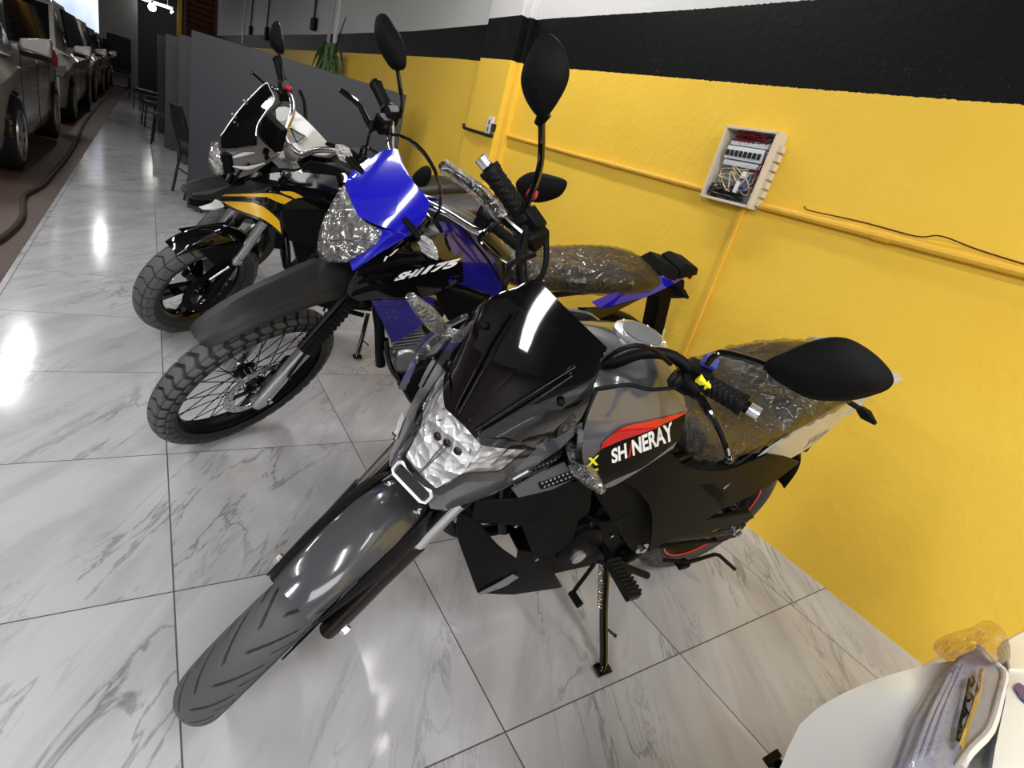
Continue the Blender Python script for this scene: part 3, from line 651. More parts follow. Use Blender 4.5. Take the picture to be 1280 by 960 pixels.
# ------------------------------------------------------------------ daylight sky and added fill lights
W = bpy.data.worlds.new('daylight'); bpy.context.scene.world = W; W.use_nodes = True
bg = W.node_tree.nodes['Background']; nt = W.node_tree
tc = nt.nodes.new('ShaderNodeTexCoord'); nz = nt.nodes.new('ShaderNodeTexNoise'); nz.inputs['Scale'].default_value = 6; nz.inputs['Detail'].default_value = 6
cr = nt.nodes.new('ShaderNodeValToRGB'); cr.color_ramp.elements[0].position = .42; cr.color_ramp.elements[0].color = (.42,.55,.75,1); cr.color_ramp.elements[1].position = .56; cr.color_ramp.elements[1].color = (1,1,1,1)
nt.links.new(tc.outputs['Generated'], nz.inputs['Vector']); nt.links.new(nz.outputs['Fac'], cr.inputs[0]); nt.links.new(cr.outputs[0], bg.inputs[0]); bg.inputs[1].default_value = 1.15
def fill_light(loc, aim, sx, sy, en, col=(.97,.985,1)):  # bare area light added as fill
    li = bpy.data.lights.new('fill_area', 'AREA'); li.shape = 'RECTANGLE'; li.size = sx; li.size_y = sy; li.energy = en; li.color = col
    lo = bpy.data.objects.new('fill_area', li); C.objects.link(lo); lo.location = loc; lo.rotation_euler = (Vector(aim)-lo.location).to_track_quat('-Z','Y').to_euler()
fill_light((-4.2,-2.1,2.7), (.8,1.5,.5), .6, 2.4, 130)  # narrow fill added mid-room, shaped to streak the grey bike's screen
fill_light((.0,-5.9,2.6), (.8,1.5,.5), 4.5, 1.8, 170)  # broad soft fill added just inside the closed front wall
sc = bpy.context.scene; sc.view_settings.view_transform = 'Standard'; sc.view_settings.look = 'None'; sc.view_settings.exposure = .1; sc.view_settings.gamma = 1; sc.view_settings.use_curve_mapping = False
sc.cycles.max_bounces = 8; sc.cycles.transparent_max_bounces = 24; sc.cycles.caustics_reflective = False; sc.cycles.caustics_refractive = False; sc.cycles.sample_clamp_indirect = 6
# ------------------------------------------------------------------ shared motorcycle pieces
def near(b, px, py, p, st=False):
    o, d = b.ray(px, py, st); p = np.array(p, float); return o+d*((p-o) @ d)
def tyre(b, c, R, w, rim, pattern, material, parent, st=False, na=600, ns=44, depth=.004):
    tm = math.radians(128); ts = np.linspace(-tm, tm, ns); A = np.linspace(0, 2*PI, na, endpoint=False)
    hh = w*.46; Rc = R-hh
    lat = (w/2)*np.sin(np.clip(ts, -PI/2, PI/2)); rad = np.where(abs(ts) < PI/2, Rc+hh*np.cos(ts), 0)
    k = (abs(ts)-PI/2)/(tm-PI/2); low = abs(ts) >= PI/2
    rad = np.where(low, Rc+(rim-Rc)*np.clip(k,0,1)**.9, rad); lat = np.where(low, np.sign(ts)*(w/2)*(1-.30*np.clip(k,0,1)**1.5), lat)
    s = ts/(PI/2); AA, SS = np.meshgrid(A*R, s, indexing='ij'); S = abs(SS); sd = np.where(SS > 0, 1, -1)
    if pattern == 'street':
        P = .082; x = (AA+.5*P*(sd > 0)-.145*S*R/.3) % P
        g = (x < .0105)*(S > .10)*(S < .62); x2 = (AA+.3*P+.5*P*(sd > 0)-.11*S) % P; g = g | ((x2 < .008)*(S > .56)*(S < .82)); g = g | (S < .0); top = 1-g.astype(float)*1.; hgt = -depth*g
        top = top*np.where(S > .86, .35, 1)
    elif pattern == 'knobby':
        P = 2*PI*R/42; z = .020*np.where(S < .36, S/.36, (1-(S-.36)/.6))
        row = (AA+z) % P; gap = row > P*.68
        shift = ((AA+P*.5) % P) > P*.66
        col = ((S > .02) & (S < .31) & ~gap) | ((S > .38) & (S < .62) & ~gap) | ((S > .71) & (S < 1.02) & ~shift)
        tie = (S <= .02) & ~gap
        top = (col | tie).astype(float); hgt = -depth*(1-top); top = top*np.where(S > .8, .45, 1)
        top = np.where(S >= 1.02, .08, top); hgt = np.where(S >= 1.0, -depth*.5, hgt)
    else:   # dual sport: big blocks split by narrow grooves
        P = 2*PI*R/30; x = (AA+.020*np.where(S < .34, S/.34, 1.)) % P; g = (x < .0085) & (S < .36)
        x2 = (AA+.5*P-.018*S) % P; g = g | ((x2 < .0075) & (S > .36) & (S < .96)); g = g | (abs(S-.36) < .026) | ((abs(S-.66) < .02) & (x2 > P*.5))
        top = 1-g.astype(float); hgt = -depth*g; top = top*np.where(S > .97, .35, 1)
    r = rad[None]+hgt; V = np.stack([c[0]+r*np.cos(A)[:, None], c[1]+np.broadcast_to(lat, (na, ns)), c[2]+r*np.sin(A)[:, None]], -1).reshape(-1, 3)
    if st: V = b.steer(V)
    F = []
    for i in range(na):
        j = (i+1) % na
        F += [(i*ns+k, i*ns+k+1, j*ns+k+1, j*ns+k) for k in range(ns-1)]
    return from_arrays('tyre', V, F, material, parent, top.reshape(-1))
def ring_lathe(bm, c, prof, n=64):
    "prof: (radius, lateral) closed loop around the wheel axle"
    R = []
    for i in range(n):
        a = 2*PI*i/n; R.append([(c[0]+r*math.cos(a), c[1]+y, c[2]+r*math.sin(a)) for r, y in prof])
    R.append(R[0]); loft(bm, R, caps=False)
def cast_wheel(b, name, c, rim, w, parent_root, st, spokes=5, colour='frame_black', stripe=None, pair=True):
    W_ = b.part(name, lambda bm: ring_lathe(bm, c, [(rim+.012,-w*.36),(rim-.002,-w*.40),(rim-.018,-w*.33),(rim-.030,-w*.15),(rim-.030,w*.15),(rim-.018,w*.33),(rim-.002,w*.40),(rim+.012,w*.36)], 64), colour, st)
    def sp(bm):
        for k in range(spokes):
            for q in ((-.13,.13) if pair else (0,)):
                a0 = 2*PI*k/spokes+q*.6; a1 = 2*PI*k/spokes+q; wd = .012 if pair else .02
                P = []
                for r, a, ww in ((.03,a0,wd*1.3),(rim-.02,a1,wd)):
                    e = np.array([math.cos(a),0,math.sin(a)]); t = np.array([-math.sin(a),0,math.cos(a)])
                    for s in (-1,1):
                        for y in (-.014,.014): P.append(np.array(c)+e*r+t*s*ww+np.array([0,y,0]))
                hull(bm, P)
    b.part('spoke_set', sp, colour, st, parent=W_, bevel=.003)
    b.part('hub', lambda bm: (cyl(bm, (c[0],-.05,c[2]),(c[0],.05,c[2]),.042,24), cyl(bm, (c[0],-.06,c[2]),(c[0],.06,c[2]),.025,20)), colour, st, parent=W_, bevel=.004)
    if stripe: b.part('rim_stripe', lambda bm: [ring_lathe(bm, c, [(rim-.006,s*w*.395),(rim-.006,s*w*.405),(rim-.012,s*w*.385),(rim-.012,s*w*.375)], 64) for s in (1,)], stripe, st, parent=W_)
    return W_
def disc(b, c, y, ro, ri, parent, st, material='steel', holes=True):
    def f(bm):
        n = 48 if holes else 40
        ring_lathe(bm, (c[0], y, c[2]), [(ro,-.0022),(ro,.0022),(ri,.0022),(ri,-.0022)], 72)
    d = b.part('brake_disc', f, material, st, parent=parent, bevel=0)
    def h(bm):
        for k in range(36):
            a = 2*PI*k/36; r = ro-(ro-ri)*(.32 if k % 2 else .66); p = (c[0]+r*math.cos(a), y, c[2]+r*math.sin(a)); tube(bm, [(p[0], y-.0026, p[2]),(p[0], y+.0026, p[2])], .0032, 8)
    if holes: b.part('disc_holes', h, 'black_decal', st, parent=parent)
    b.part('disc_carrier', lambda bm: [hull(bm, [(c[0]+r*math.cos(a+q)*1., y+e, c[2]+r*math.sin(a+q)) for r, q in ((.03,-.3),(.03,.3),(ri+.004,.10),(ri+.004,-.10)) for e in (-.004,.002)]) for a in [2*PI*k/6 for k in range(6)]], 'frame_black', st, parent=parent)
def fork(b, v=.1, vb=None, lower=.30, top=.62, r1=.020, r2=.028, low_mat='frame_black', up_mat='chrome', off=.0, boot=None, b0=.3, b1=.55):
    k, fa = b.k, b.fa; P = lambda s, t: np.array([fa[0]+k[0]*t+off, s*v, fa[2]+k[2]*t])
    vb = vb or v
    for s in (-1, 1):
        L_ = b.part('fork_leg', lambda bm: tube(bm, [P(s,-.035), P(s,0.01), P(s,lower*.6), P(s,lower)], [r2*.9, r2*1.05, r2*.95, r2], 18), low_mat, True)
        b.part('stanchion', lambda bm: tube(bm, [P(s,lower-.02), P(s,top)], r1, 18), up_mat, True, parent=L_)
        b.part('axle_bolt', lambda bm: tube(bm, [P(s,0)+[0,s*.01,0], np.array([P(s,0)[0],s*vb,P(s,0)[2]])], .012, 6), 'zinc_bolt', True, parent=L_)
        if boot:
            n = 26; b.part('fork_gaiter', lambda bm: tube(bm, [P(s, b0+(b1-b0)*i/n) for i in range(n+1)], [r2*1.12 if i % 2 else r2*.86 for i in range(n+1)], 18), 'rubber', True, parent=L_)
    b.part('triple_clamp', lambda bm: [hull(bm, [P(s, t+dz)+[dx,0,0] for s in (-1.25,1.25) for dz in (-.015,.015) for dx in (-.03,.03)]+[P(0,t+dz)+[dx,0,0] for dz in (-.015,.015) for dx in (-.07,.04)]) for t in (top-.01,)], 'frame_black', True, bevel=.006)
    b.part('triple_clamp', lambda bm: [hull(bm, [P(s, t+dz)+[dx,0,0] for s in (-1.25,1.25) for dz in (-.018,.018) for dx in (-.03,.03)]+[P(0,t+dz)+[dx,0,0] for dz in (-.018,.018) for dx in (-.07,.04)]) for t in (top-.17,)], 'frame_black', True, bevel=.006)
def grip_geo(bm, a, c, r=.0185, turns=34):
    "ribbed rubber grip from a to c with a collar at its inner end"
    a, c = np.array(a), np.array(c); n = turns; P = [a+(c-a)*i/n for i in range(n+1)]; tube(bm, P, [r*(1.06 if i % 2 else .93) for i in range(n+1)], 14)
    d = (c-a)/np.linalg.norm(c-a); tube(bm, [a-d*.003, a+d*.008], r*1.4, 18); tube(bm, [c-d*.006, c+d*.002], r*1.15, 18)
def knurl_grip(bm, a, c, r=.018):
    a, c = np.array(a), np.array(c); d = c-a; L_ = np.linalg.norm(d); d = d/L_; e = np.cross(d, [0,0,1.]); e /= np.linalg.norm(e); f = np.cross(d, e); na, nl = 36, 66; R = []
    for i in range(nl+1):
        R.append([a+d*L_*i/nl+(e*math.cos(2*PI*k/na)+f*math.sin(2*PI*k/na))*(r*(.93+.20*(abs(math.sin(2*PI*k/na*3+i*PI/9))*abs(math.sin(2*PI*k/na*3-i*PI/9)))**.5)) for k in range(na)])
    loft(bm, R); tube(bm, [a-d*.004, a+d*.010], r*1.35, 20); tube(bm, [c-d*.008, c+d*.003], r*1.2, 20)
def mirror_shell(b, outline, u0, depth=.035, st=True, sgn=1, peak=(0,0), name='mirror', mat_='matte_black', stem=None, sr=.0065, parent=None):
    "outline (px) lies in the plane u = u0; the shell bulges forward, the glass looks back"
    Q = np.array([b.at(p[0], p[1], u=u0, st=st) for p in outline]); Q = np.array(catmull(Q, 4, True)); c = Q.mean(0)+np.array([0, peak[0], peak[1]])
    def f(bm):
        rings = []
        for s, dd in ((.93,-.006),(1.0,0.),(1.0,.006),(.93,.30*depth/.35*.35),(.80,.62*depth),(.5,.9*depth),(.2,depth)):
            rings.append([c+(q-c)*s+np.array([dd,0,0]) for q in Q])
        loft(bm, rings)
    M_ = b.part(name, f, mat_, st, parent=parent, sharp=50)
    b.part('mirror_glass', lambda bm: loft(bm, [[c+(q-c)*.90+np.array([-.0075,0,0]) for q in Q], [c+(q-c)*.90+np.array([-.005,0,0]) for q in Q]]), 'chrome', st, parent=M_)
    if stem is not None: b.part('mirror_stem', lambda bm: tube(bm, stem, sr, 10, 6), 'gloss_black', st, parent=M_)
    return M_
def rear_wheel(b, pattern='street', rim=.216, colour='frame_black', stripe=None, tm='tread_street', na=400):
    c = (0, 0, b.Rr); W_ = cast_wheel(b, 'rear_wheel', c, rim, b.wr, None, False, colour=colour, stripe=stripe)
    tyre(b, c, b.Rr, b.wr, rim, pattern, tm, W_, na=na, ns=36); return W_
def stand(b, foot, top, mat_='gloss_black', spring=True):
    foot, top = np.array(foot), np.array(top); d = foot-top
    S = b.part('side_stand', lambda bm: (tube(bm, [top, top+d*.5, foot+[.0,-.005,.02], foot+[0.01,.012,.0]], [.0125,.0125,.012,.011], 14, 4), hull(bm, [foot+[x,y,z] for x in (-.02,.028) for y in (-.008,.026) for z in (-.003,.006)]), tube(bm, [top+d*.62+[-.005,0,0], top+d*.70+[-.038,.012,.0]], .004, 8), ball(bm, top+d*.70+[-.038,.012,0], .006)), mat_)
    if spring:
        P = [top+np.array([.022,.0,.01])+d*.42*t+np.array([.006*math.cos(t*90),.006*math.sin(t*90),0]) for t in np.linspace(0,1,150)]; b.part('stand_spring', lambda bm: tube(bm, P, .0018, 6), 'steel', parent=S)
def cable(b, pts, r=.0045, st=False, name='cable', m_='satin_black'): return b.part(name, lambda bm: tube(bm, pts, r, 8, 6), m_, st)
# ------------------------------------------------------------------ grey naked motorcycle (front)
g = Bike([1.649,.8922,3.1177,.2036,.6721,-.0105,1.3577,.464], .297, .30, .097, .125, 'motorcycle', 'grey motorcycle with black screen and pale lettered side panel, nearest the camera')
def N_(px, py, p, st=False): return near(g, px, py, p, st)
# front wheel
fw = cast_wheel(g, 'front_wheel', g.fa, .216, .085, None, True, stripe='red_decal')
tyre(g, g.fa, .297, .097, .216, 'street', 'tread_street', fw, st=True, na=1200, ns=100, depth=.0045)
disc(g, g.fa, .055, .12, .09, fw, True, material='satin_black', holes=False)
fork(g, v=.080, vb=.112, lower=.27, top=.61, r1=.019, r2=.022, low_mat='bronze_leg')
g.part('brake_caliper', lambda bm: hull(bm, [(g.fa[0]-.13+a*.035, .062+s*.028, g.fa[2]+.07+z*.045) for a in (-1,1) for s in (-1,1) for z in (-1,1)]), 'bronze_leg', True, bevel=.008)
g.part('axle', lambda bm: cyl(bm, (g.fa[0],-.10,g.fa[2]),(g.fa[0],.10,g.fa[2]),.010,12), 'steel', True)
# front fender
def fender_geo(bm, c, prof, th=.003, nseg=9, p=2.2):
    "prof: (angle deg, radius, half width, drop)"
    G = []
    ang = catmull([np.array([q[0],q[1],q[2],q[3]]) for q in prof], 5)
    for a, r, hw, dr in ang:
        a = math.radians(a); row = []
        for k in range(nseg*2+1):
            s = (k-nseg)/nseg; rr = r-dr*abs(s)**p; row.append((c[0]+rr*math.cos(a), hw*s*(1-.10*abs(s)**6), c[2]+rr*math.sin(a)))
        G.append(row)
    grid_sheet(bm, G, th, (c[0],0,c[2]))
fd = g.part('front_fender', lambda bm: fender_geo(bm, g.fa, [(64,.366,.046,.012),(70,.374,.052,.020),(82,.382,.060,.028),(95,.385,.064,.034),(108,.380,.060,.036),(120,.372,.045,.03)]), 'fender_gray', True)
both(g, 'fender_skirt', lambda bm: grid_sheet(bm, [[(g.fa[0]+(.362-.072*t*q)*math.cos(math.radians(a)), .055+.023*t*min(1, q*1.6), g.fa[2]+(.362-.072*t*q)*math.sin(math.radians(a))) for q in (0,.33,.66,1)] for a, t in ((64,.05),(70,.30),(78,.62),(88,.9),(98,1.1),(108,1.2),(116,1.1),(124,.8))], .003, (g.fa[0],0,g.fa[2])), 'satin_black', True, parent=fd)
g.part('fender_rear', lambda bm: fender_geo(bm, g.fa, [(112,.366,.060,.03),(130,.355,.060,.03),(150,.345,.055,.03),(172,.34,.045,.02)]), 'satin_black', True, parent=fd)
# headlight nose
pl1 = g.plane((1.330,.79),(1.289,.99), .5); pl2 = g.plane((1.330,.985),(1.213,1.165), 1.0)
def nose(u, v, w):
    side = np.abs(v)-(.034+.49*(1.335-u)+.30*np.clip(w-.99,0,.3)); bot = (.715-w)+.35*(u-1.28)
    return smax(pl1(u, v, w), pl2(u, v, w), side, bot, e=.016)
core = g.part('headlight_housing', lambda bm: hull(bm, [(1.285,0,.74),(1.285,.03,.745),(1.285,-.03,.745),(1.277,.0,.97),(1.262,.072,.96),(1.262,-.072,.96),(1.262,.072,.89),(1.262,-.072,.89),(1.09,.10,.96),(1.09,-.10,.96),(1.10,.06,.80),(1.10,-.06,.80),(1.12,.07,1.06),(1.12,-.07,1.06),(1.235,0,1.05)]), 'satin_black', True)
rf = g.part('headlight_reflector', lambda bm: (patch(bm, g, [[(581,529),(603,554)],[(553,560),(580,589)],[(526,591),(546,609)]], nose, True, (9,7), .003, off=.003), patch(bm, g, [[(603,554),(661,558)],[(580,590),(627,590)]], nose, True, (6,9), .003, off=.003)), 'reflector', True, parent=core)
g.part('headlight_lens', lambda bm: (patch(bm, g, [[(581,529),(603,553)],[(553,560),(580,589)],[(526,591),(546,610)]], nose, True, (5,5), .001, off=.006), patch(bm, g, [[(603,553),(657,557)],[(580,589),(625,588)]], nose, True, (4,7), .001, off=.006)), 'clear_lens', True, parent=core)
def bulb(bm):
    for px, py in ((560,553),(573,563),(548,545)): p = g.hit(px, py, nose, True); ball(bm, p+[-.001,0,0], .0085)
g.part('headlight_bulb', bulb, 'bronze_leg', True, parent=core)
def strips(bm):
    for A, B in (((527,590),(566,552)),((603,556),(612,586)),((590,560),(586,588))): 
        for s in (1,-1):
            P = [g.hit(*p, nose, True)*np.array([1,s,1])+[.004,0,0] for p in (A, B)]; tube(bm, P, .0013, 6)
g.part('reflector_rib', strips, 'meter_gray', True, parent=core)
cowl = g.part('headlight_cowl', lambda bm: (patch(bm, g, [[(526,600),(547,617),(581,598),(630,597),(667,557)],[(534,622),(547,626),(600,611),(640,595),(672,562)],[(536,633),(549,638),(600,622),(640,605),(676,575)]], nose, True, (5,16), .004, off=.004),
    patch(bm, g, [[(662,556),(700,543),(726,527)],[(676,575),(702,557),(727,530)]], nose, True, (4,8), .004, off=.004)), 'nardo_gray', True, bevel=.0015)
g.part('lamp_bezel', lambda bm: (patch(bm, g, [[(525,591),(546,609),(580,588),(624,586),(656,559)],[(525,600),(547,617),(581,598),(630,597),(668,557)]], nose, True, (4,24), .003, off=.006),
    patch(bm, g, [[(581,529),(603,554),(656,559)],[(584,521),(604,544),(668,551)]], nose, True, (4,24), .003, off=.006)), 'gloss_black', True, parent=cowl)
both(g, 'cowl_vent', lambda bm: patch(bm, g, [[(640,597),(665,583),(700,560)],[(643,604),(668,594),(700,566)]], nose, True, (3,8), .002, off=.006), 'gloss_black', True, parent=cowl)
# strut panels reaching from the cowl to the screen top
both(g, 'screen_stay', lambda bm: (patch(bm, g, [[(500,490),(526,432),(550,412),(590,396)],[(508,492),(531,437),(552,419),(590,401)]], nose, True, (3,12), .004, off=.012)), 'nardo_gray', True, parent=cowl)
# windscreen
scr = g.part('windscreen', lambda bm: (patch(bm, g, [[(583,519),(599,536)],[(652,448),(722,456)],[(713,391),(758,434)]], nose, True, (12,8), .004, off=.010),
    patch(bm, g, [[(599,536),(660,496),(722,456),(758,434)],[(601,552),(664,556),(722,531),(741,482),(756,442)]], nose, True, (6,12), .004, off=.007)), 'gloss_black', True, sharp=25)
def ridge(bm):
    for off in (0, 1):
        P = [g.hit(px, py, nose, True)+[.012,0,.003] for px, py in (((598,534),(660,494),(722,455)) if not off else ((604,538),(664,502),(718,466)))]
        for s in (1,-1): tube(bm, [p*np.array([1,s,1]) for p in P], .0022, 8, 4)
g.part('screen_ridge', ridge, 'gloss_black', True, parent=scr)
g.part('screen_bolt', lambda bm: [ball(bm, g.hit(702,502,nose,True)*np.array([1,s,1])+[.008,0,.004], .006) for s in (1,)], 'satin_black', True, parent=scr)
g.part('screen_bolt', lambda bm: [ball(bm, g.hit(702,502,nose,True)*np.array([1,s,1])+[.008,0,.004], .006) for s in (-1,)], 'satin_black', True, parent=scr)
# running light plate under the lamp
pc = [g.hit(*p, nose, True)+[.008,0,0] for p in ((498,576),(503,574),(541,606),(543,612),(535,623),(530,623),(496,590),(494,583))]
pc = [np.array([(pc[i][0]+pc[(3-i) % 8][0])/2, (pc[i][1]-pc[(3-i) % 8][1])/2, (pc[i][2]+pc[(3-i) % 8][2])/2]) for i in range(8)]
pr = g.part('running_light', lambda bm: slab(bm, pc, (-.012,0,0)), 'gloss_black', True)
g.part('light_ring', lambda bm: tube(bm, pc+[pc[0], pc[1]], .0032, 8), 'white_decal', True, parent=pr)
g.part('paper_sticker', lambda bm: patch(bm, g, [[(506,517),(509,524)],[(493,546),(499,551)]], nose, True, (5,3), .0008, mirror=False, off=.0065), 'white_decal', True, parent=cowl)
g.part('sticker_print', lambda bm: (patch(bm, g, [[(495,542),(500,546)],[(494,544),(499,548)]], nose, True, (2,2), .0008, mirror=False, off=.0075), patch(bm, g, [[(496,540),(497,541)],[(493.5,546),(495,547)]], nose, True, (2,2), .0008, mirror=False, off=.0075)), 'black_decal', True, parent=cowl)
# handlebar, grips, controls
Lo, Li_ = N_(930,507,(.935,.35,1.11),True), N_(880,478,(.905,.262,1.085),True)
Le = N_(949,518,(.94,.375,1.115),True)
Ro, Ri = N_(612,212,(.93,-.335,1.10),True), N_(654,270,(.89,-.245,1.07),True); Re = N_(600,197,(.94,-.36,1.11),True)
hb = g.part('handlebar', lambda bm: (tube(bm, [Le, Lo, Li_, N_(842,446,(.925,.205,1.07),True), N_(800,442,(.965,.15,1.03),True), N_(755,455,(.985,.08,.985),True), (.985,0,.955),(.98,-.08,.965),(.945,-.165,1.01), Ri, Ro, Re], .0115, 14, 4)), 'satin_black', True)
g.part('bar_end', lambda bm: (tube(bm, [Lo+(Le-Lo)*.3, Le], .0125, 16)), 'badge_metal', True, parent=hb); g.part('bar_end', lambda bm: (tube(bm, [Ro+(Re-Ro)*.3, Re], .0125, 16)), 'badge_metal', True, parent=hb)
g.part('grip', lambda bm: knurl_grip(bm, Li_, Lo), 'grip_rubber', True, parent=hb); g.part('grip', lambda bm: knurl_grip(bm, Ri, Ro), 'grip_rubber', True, parent=hb)
dl_ = (Li_-Lo)/np.linalg.norm(Li_-Lo); dr_ = (Ri-Ro)/np.linalg.norm(Ri-Ro)
def podL(bm):
    c = Li_+dl_*.028; hull(bm, [c+dl_*a*.026+np.array([x*.022,0,z*.028]) for a in (-1,1) for x in (-1,1) for z in (-1,1)])
    hull(bm, [c+dl_*a*.022+np.array([x*.014+.02,0,z*.018-.012]) for a in (-1,1) for x in (-1,1) for z in (-1,1)])
sl = g.part('switch_pod', podL, 'satin_black', True, bevel=.005, parent=hb)
def btn(px, py, p, sz, nm, m_):
    q = N_(px, py, p, True); o, d = g.ray(px, py, True); g.part(nm, lambda bm: box(bm, q, sz, rot3(0,.3,.2)), m_, True, bevel=.002, parent=sl)
cL = Li_+dl_*.026
btn(887,453, cL+[-.010,.005,.030], (.026,.026,.018), 'switch_button', 'blue_switch'); btn(880,477, cL+[.018,.012,.022], (.020,.028,.016), 'switch_button', 'yellow_switch'); btn(886,465, cL+[.004,.008,.030], (.005,.010,.004), 'switch_button', 'white_decal')
def podR(bm):
    c = Ri+dr_*.022; hull(bm, [c+dr_*a*.024+np.array([x*.022,0,z*.026]) for a in (-1,1) for x in (-1,1) for z in (-1,1)])
sr_ = g.part('switch_pod', podR, 'satin_black', True, bevel=.005, parent=hb)
q = N_(665,243, Ri+dr_*.02+[-.012,0,.035], True); g.part('kill_switch', lambda bm: box(bm, q, (.018,.020,.014), rot3(.3,.2,.3)), 'red_plastic', True, bevel=.003, parent=sr_)
q = [N_(px, py, Ri+dr_*.055+np.array(o_), True) for px, py, o_ in ((640,272,(0,-.02,.03)),(660,258,(-.02,-.01,.045)),(688,288,(-.02,.03,.04)),(662,300,(.02,.03,.03)),(640,295,(.03,0,.0)),(668,318,(.02,.03,-.005)),(688,300,(-.02,.03,.01)))]
g.part('brake_reservoir', lambda bm: hull(bm, q), 'satin_black', True, bevel=.004, parent=hb)
g.part('bar_clamp', lambda bm: [hull(bm, [(.985+a*.022, s*.05+c*.016, z) for a in (-1,1) for c in (-1,1) for z in (.90,.975)]) for s in (-1,1)], 'frame_black', True, bevel=.004, parent=hb)
lv = [N_(px, py, p, True) for px, py, p in ((858,484,(.95,.24,1.075)),(872,494,(.975,.26,1.07)),(884,512,(1.0,.28,1.065)),(897,532,(1.01,.305,1.06)),(907,556,(1.02,.33,1.055)),(911,574,(1.02,.35,1.055)))]
g.part('clutch_lever', lambda bm: (tube(bm, lv, [.008,.0085,.0075,.0065,.0055,.005], 10, 4), ball(bm, lv[-1], .0088)), 'gloss_black', True, parent=hb)
lr = [N_(px, py, p, True) for px, py, p in ((650,292,(.95,-.22,1.065)),(628,272,(.97,-.25,1.07)),(606,246,(.99,-.29,1.075)),(580,225,(1.01,-.33,1.08)),(554,208,(1.02,-.37,1.085)))]
g.part('brake_lever', lambda bm: (tube(bm, lr, [.0085,.008,.007,.006,.006], 10, 4), ball(bm, lr[-1], .0085)), 'gloss_black', True, parent=hb)
g.part('lever_wrap', lambda bm: tube(bm, lr[1:], [.013,.0145,.012,.0135], 10, 5), 'lever_wrap', True, parent=hb)
g.part('lever_perch', lambda bm: tube(bm, [lv[0]+[-.02,-.01,0], lv[0], lv[1]], [.013,.013,.010], 12), 'satin_black', True, parent=hb)
def ribs(bm):
    a, c = N_(838,472,(.93,.215,1.075),True), N_(862,486,(.95,.245,1.07),True); n = 8; tube(bm, [a+(c-a)*i/n for i in range(n+1)], [.014 if i % 2 else .0115 for i in range(n+1)], 12)
g.part('cable_boot', ribs, 'rubber', True, parent=hb)
# mirrors
gm = [N_(884,456,(.93,.235,1.13),True), N_(892,446,(.93,.25,1.15),True), N_(903,441,(.93,.262,1.16),True), N_(930,447,(.93,.30,1.165),True), N_(962,458,(.93,.34,1.17),True)]
mirror_shell(g, [(957,452),(985,438),(1015,426),(1045,421),(1070,427),(1098,446),(1116,468),(1113,482),(1095,491),(1060,499),(1015,497),(985,483),(963,468)], .945, .03, peak=(0,.004), stem=gm)
gm2 = [N_(650,268,(.90,-.245,1.09),True), N_(662,248,(.91,-.26,1.12),True), N_(674,212,(.92,-.27,1.15),True), N_(677,185,(.93,-.275,1.18),True), N_(677,148,(.935,-.285,1.21),True)]
mirror_shell(g, [(685,42),(672,50),(660,72),(653,98),(657,120),(667,138),(677,148),(684,146),(696,130),(708,108),(712,88),(706,62),(696,48)], .935, .03, stem=gm2)
g.part('stem_nut', lambda bm: tube(bm, [gm2[-1]+[0,0,-.012], gm2[-1]+[0,0,.012]], [.008,.012], 12), 'satin_black', True); g.part('stem_nut', lambda bm: tube(bm, [gm[-1]-(gm[-1]-gm[-2])*.2, gm[-1]+(gm[-1]-gm[-2])*.2], [.008,.011], 12), 'satin_black', True)
# front indicators wrapped in film
for s in (1, -1):
    a = np.array([1.03,s*.150,.845]); e = np.array([1.165,s*.222,.935]) if s > 0 else np.array([1.165,s*.222,.935])
    a2 = np.array([1.045,s*.188,.83])
    ti = g.part('turn_signal', lambda bm: (tube(bm, [a, a2], .010, 10), hull(bm, [a2+(e-a2)*t+np.array([0,0,z*h_])+np.array([x*h_*.6,-x*h_*.6*s,0]) for t, h_ in ((0,.012),(.45,.016),(1,.007)) for z in (-1,1) for x in (-1,1)])), 'reflector_fine', True, bevel=.003)
    g.part('film_wrap', lambda bm: tube(bm, [a2-(e-a2)*.12, a2+(e-a2)*.2, a2+(e-a2)*.6, e+(e-a2)*.1], [.010,.016,.017,.009], 12, 4), 'clear_wrap', True, parent=ti)
# ---- body (does not steer)
def lev(u, pts):
    return np.interp(u, [p[0] for p in pts], [p[1] for p in pts])
def body_ring(u, hw, zb, zt, p=2.4, n=28, vs=0.): return sring((u,0,(zb+zt)/2), (0,1,0), (0,0,1), hw, (zt-zb)/2, p, n)
tank = g.part('fuel_tank', lambda bm: loft(bm, [body_ring(*q) for q in ((1.02,.06,.84,.93,2.4),(.98,.115,.80,.962,2.3),(.90,.140,.78,.985,2.2),(.80,.145,.78,.992,2.2),(.70,.135,.77,.965,2.2),(.62,.115,.75,.915,2.2),(.57,.09,.75,.87,2.2))]), 'fender_gray', bevel=0)
cc = np.array([.782,0,.992]); g.part('fuel_cap', lambda bm: loft(bm, [[cc+np.array([math.cos(a)*r, math.sin(a)*r, z-.03*math.cos(a)*r]) for a in np.linspace(0,2*PI,37)[:-1]] for r, z in ((.060,-.02),(.060,.004),(.054,.008))]), 'badge_metal', parent=tank)
g.part('cap_centre', lambda bm: loft(bm, [[cc+np.array([math.cos(a)*r, math.sin(a)*r, z-.03*math.cos(a)*r]) for a in np.linspace(0,2*PI,37)[:-1]] for r, z in ((.044,.006),(.044,.011),(.040,.012))]), 'meter_gray', parent=tank)
g.part('cap_bolt', lambda bm: [ball(bm, cc+np.array([math.cos(a)*.051, math.sin(a)*.051, .009]), .004, n=6) for a in np.linspace(0,2*PI,6)[:-1]], 'zinc_bolt', parent=tank)
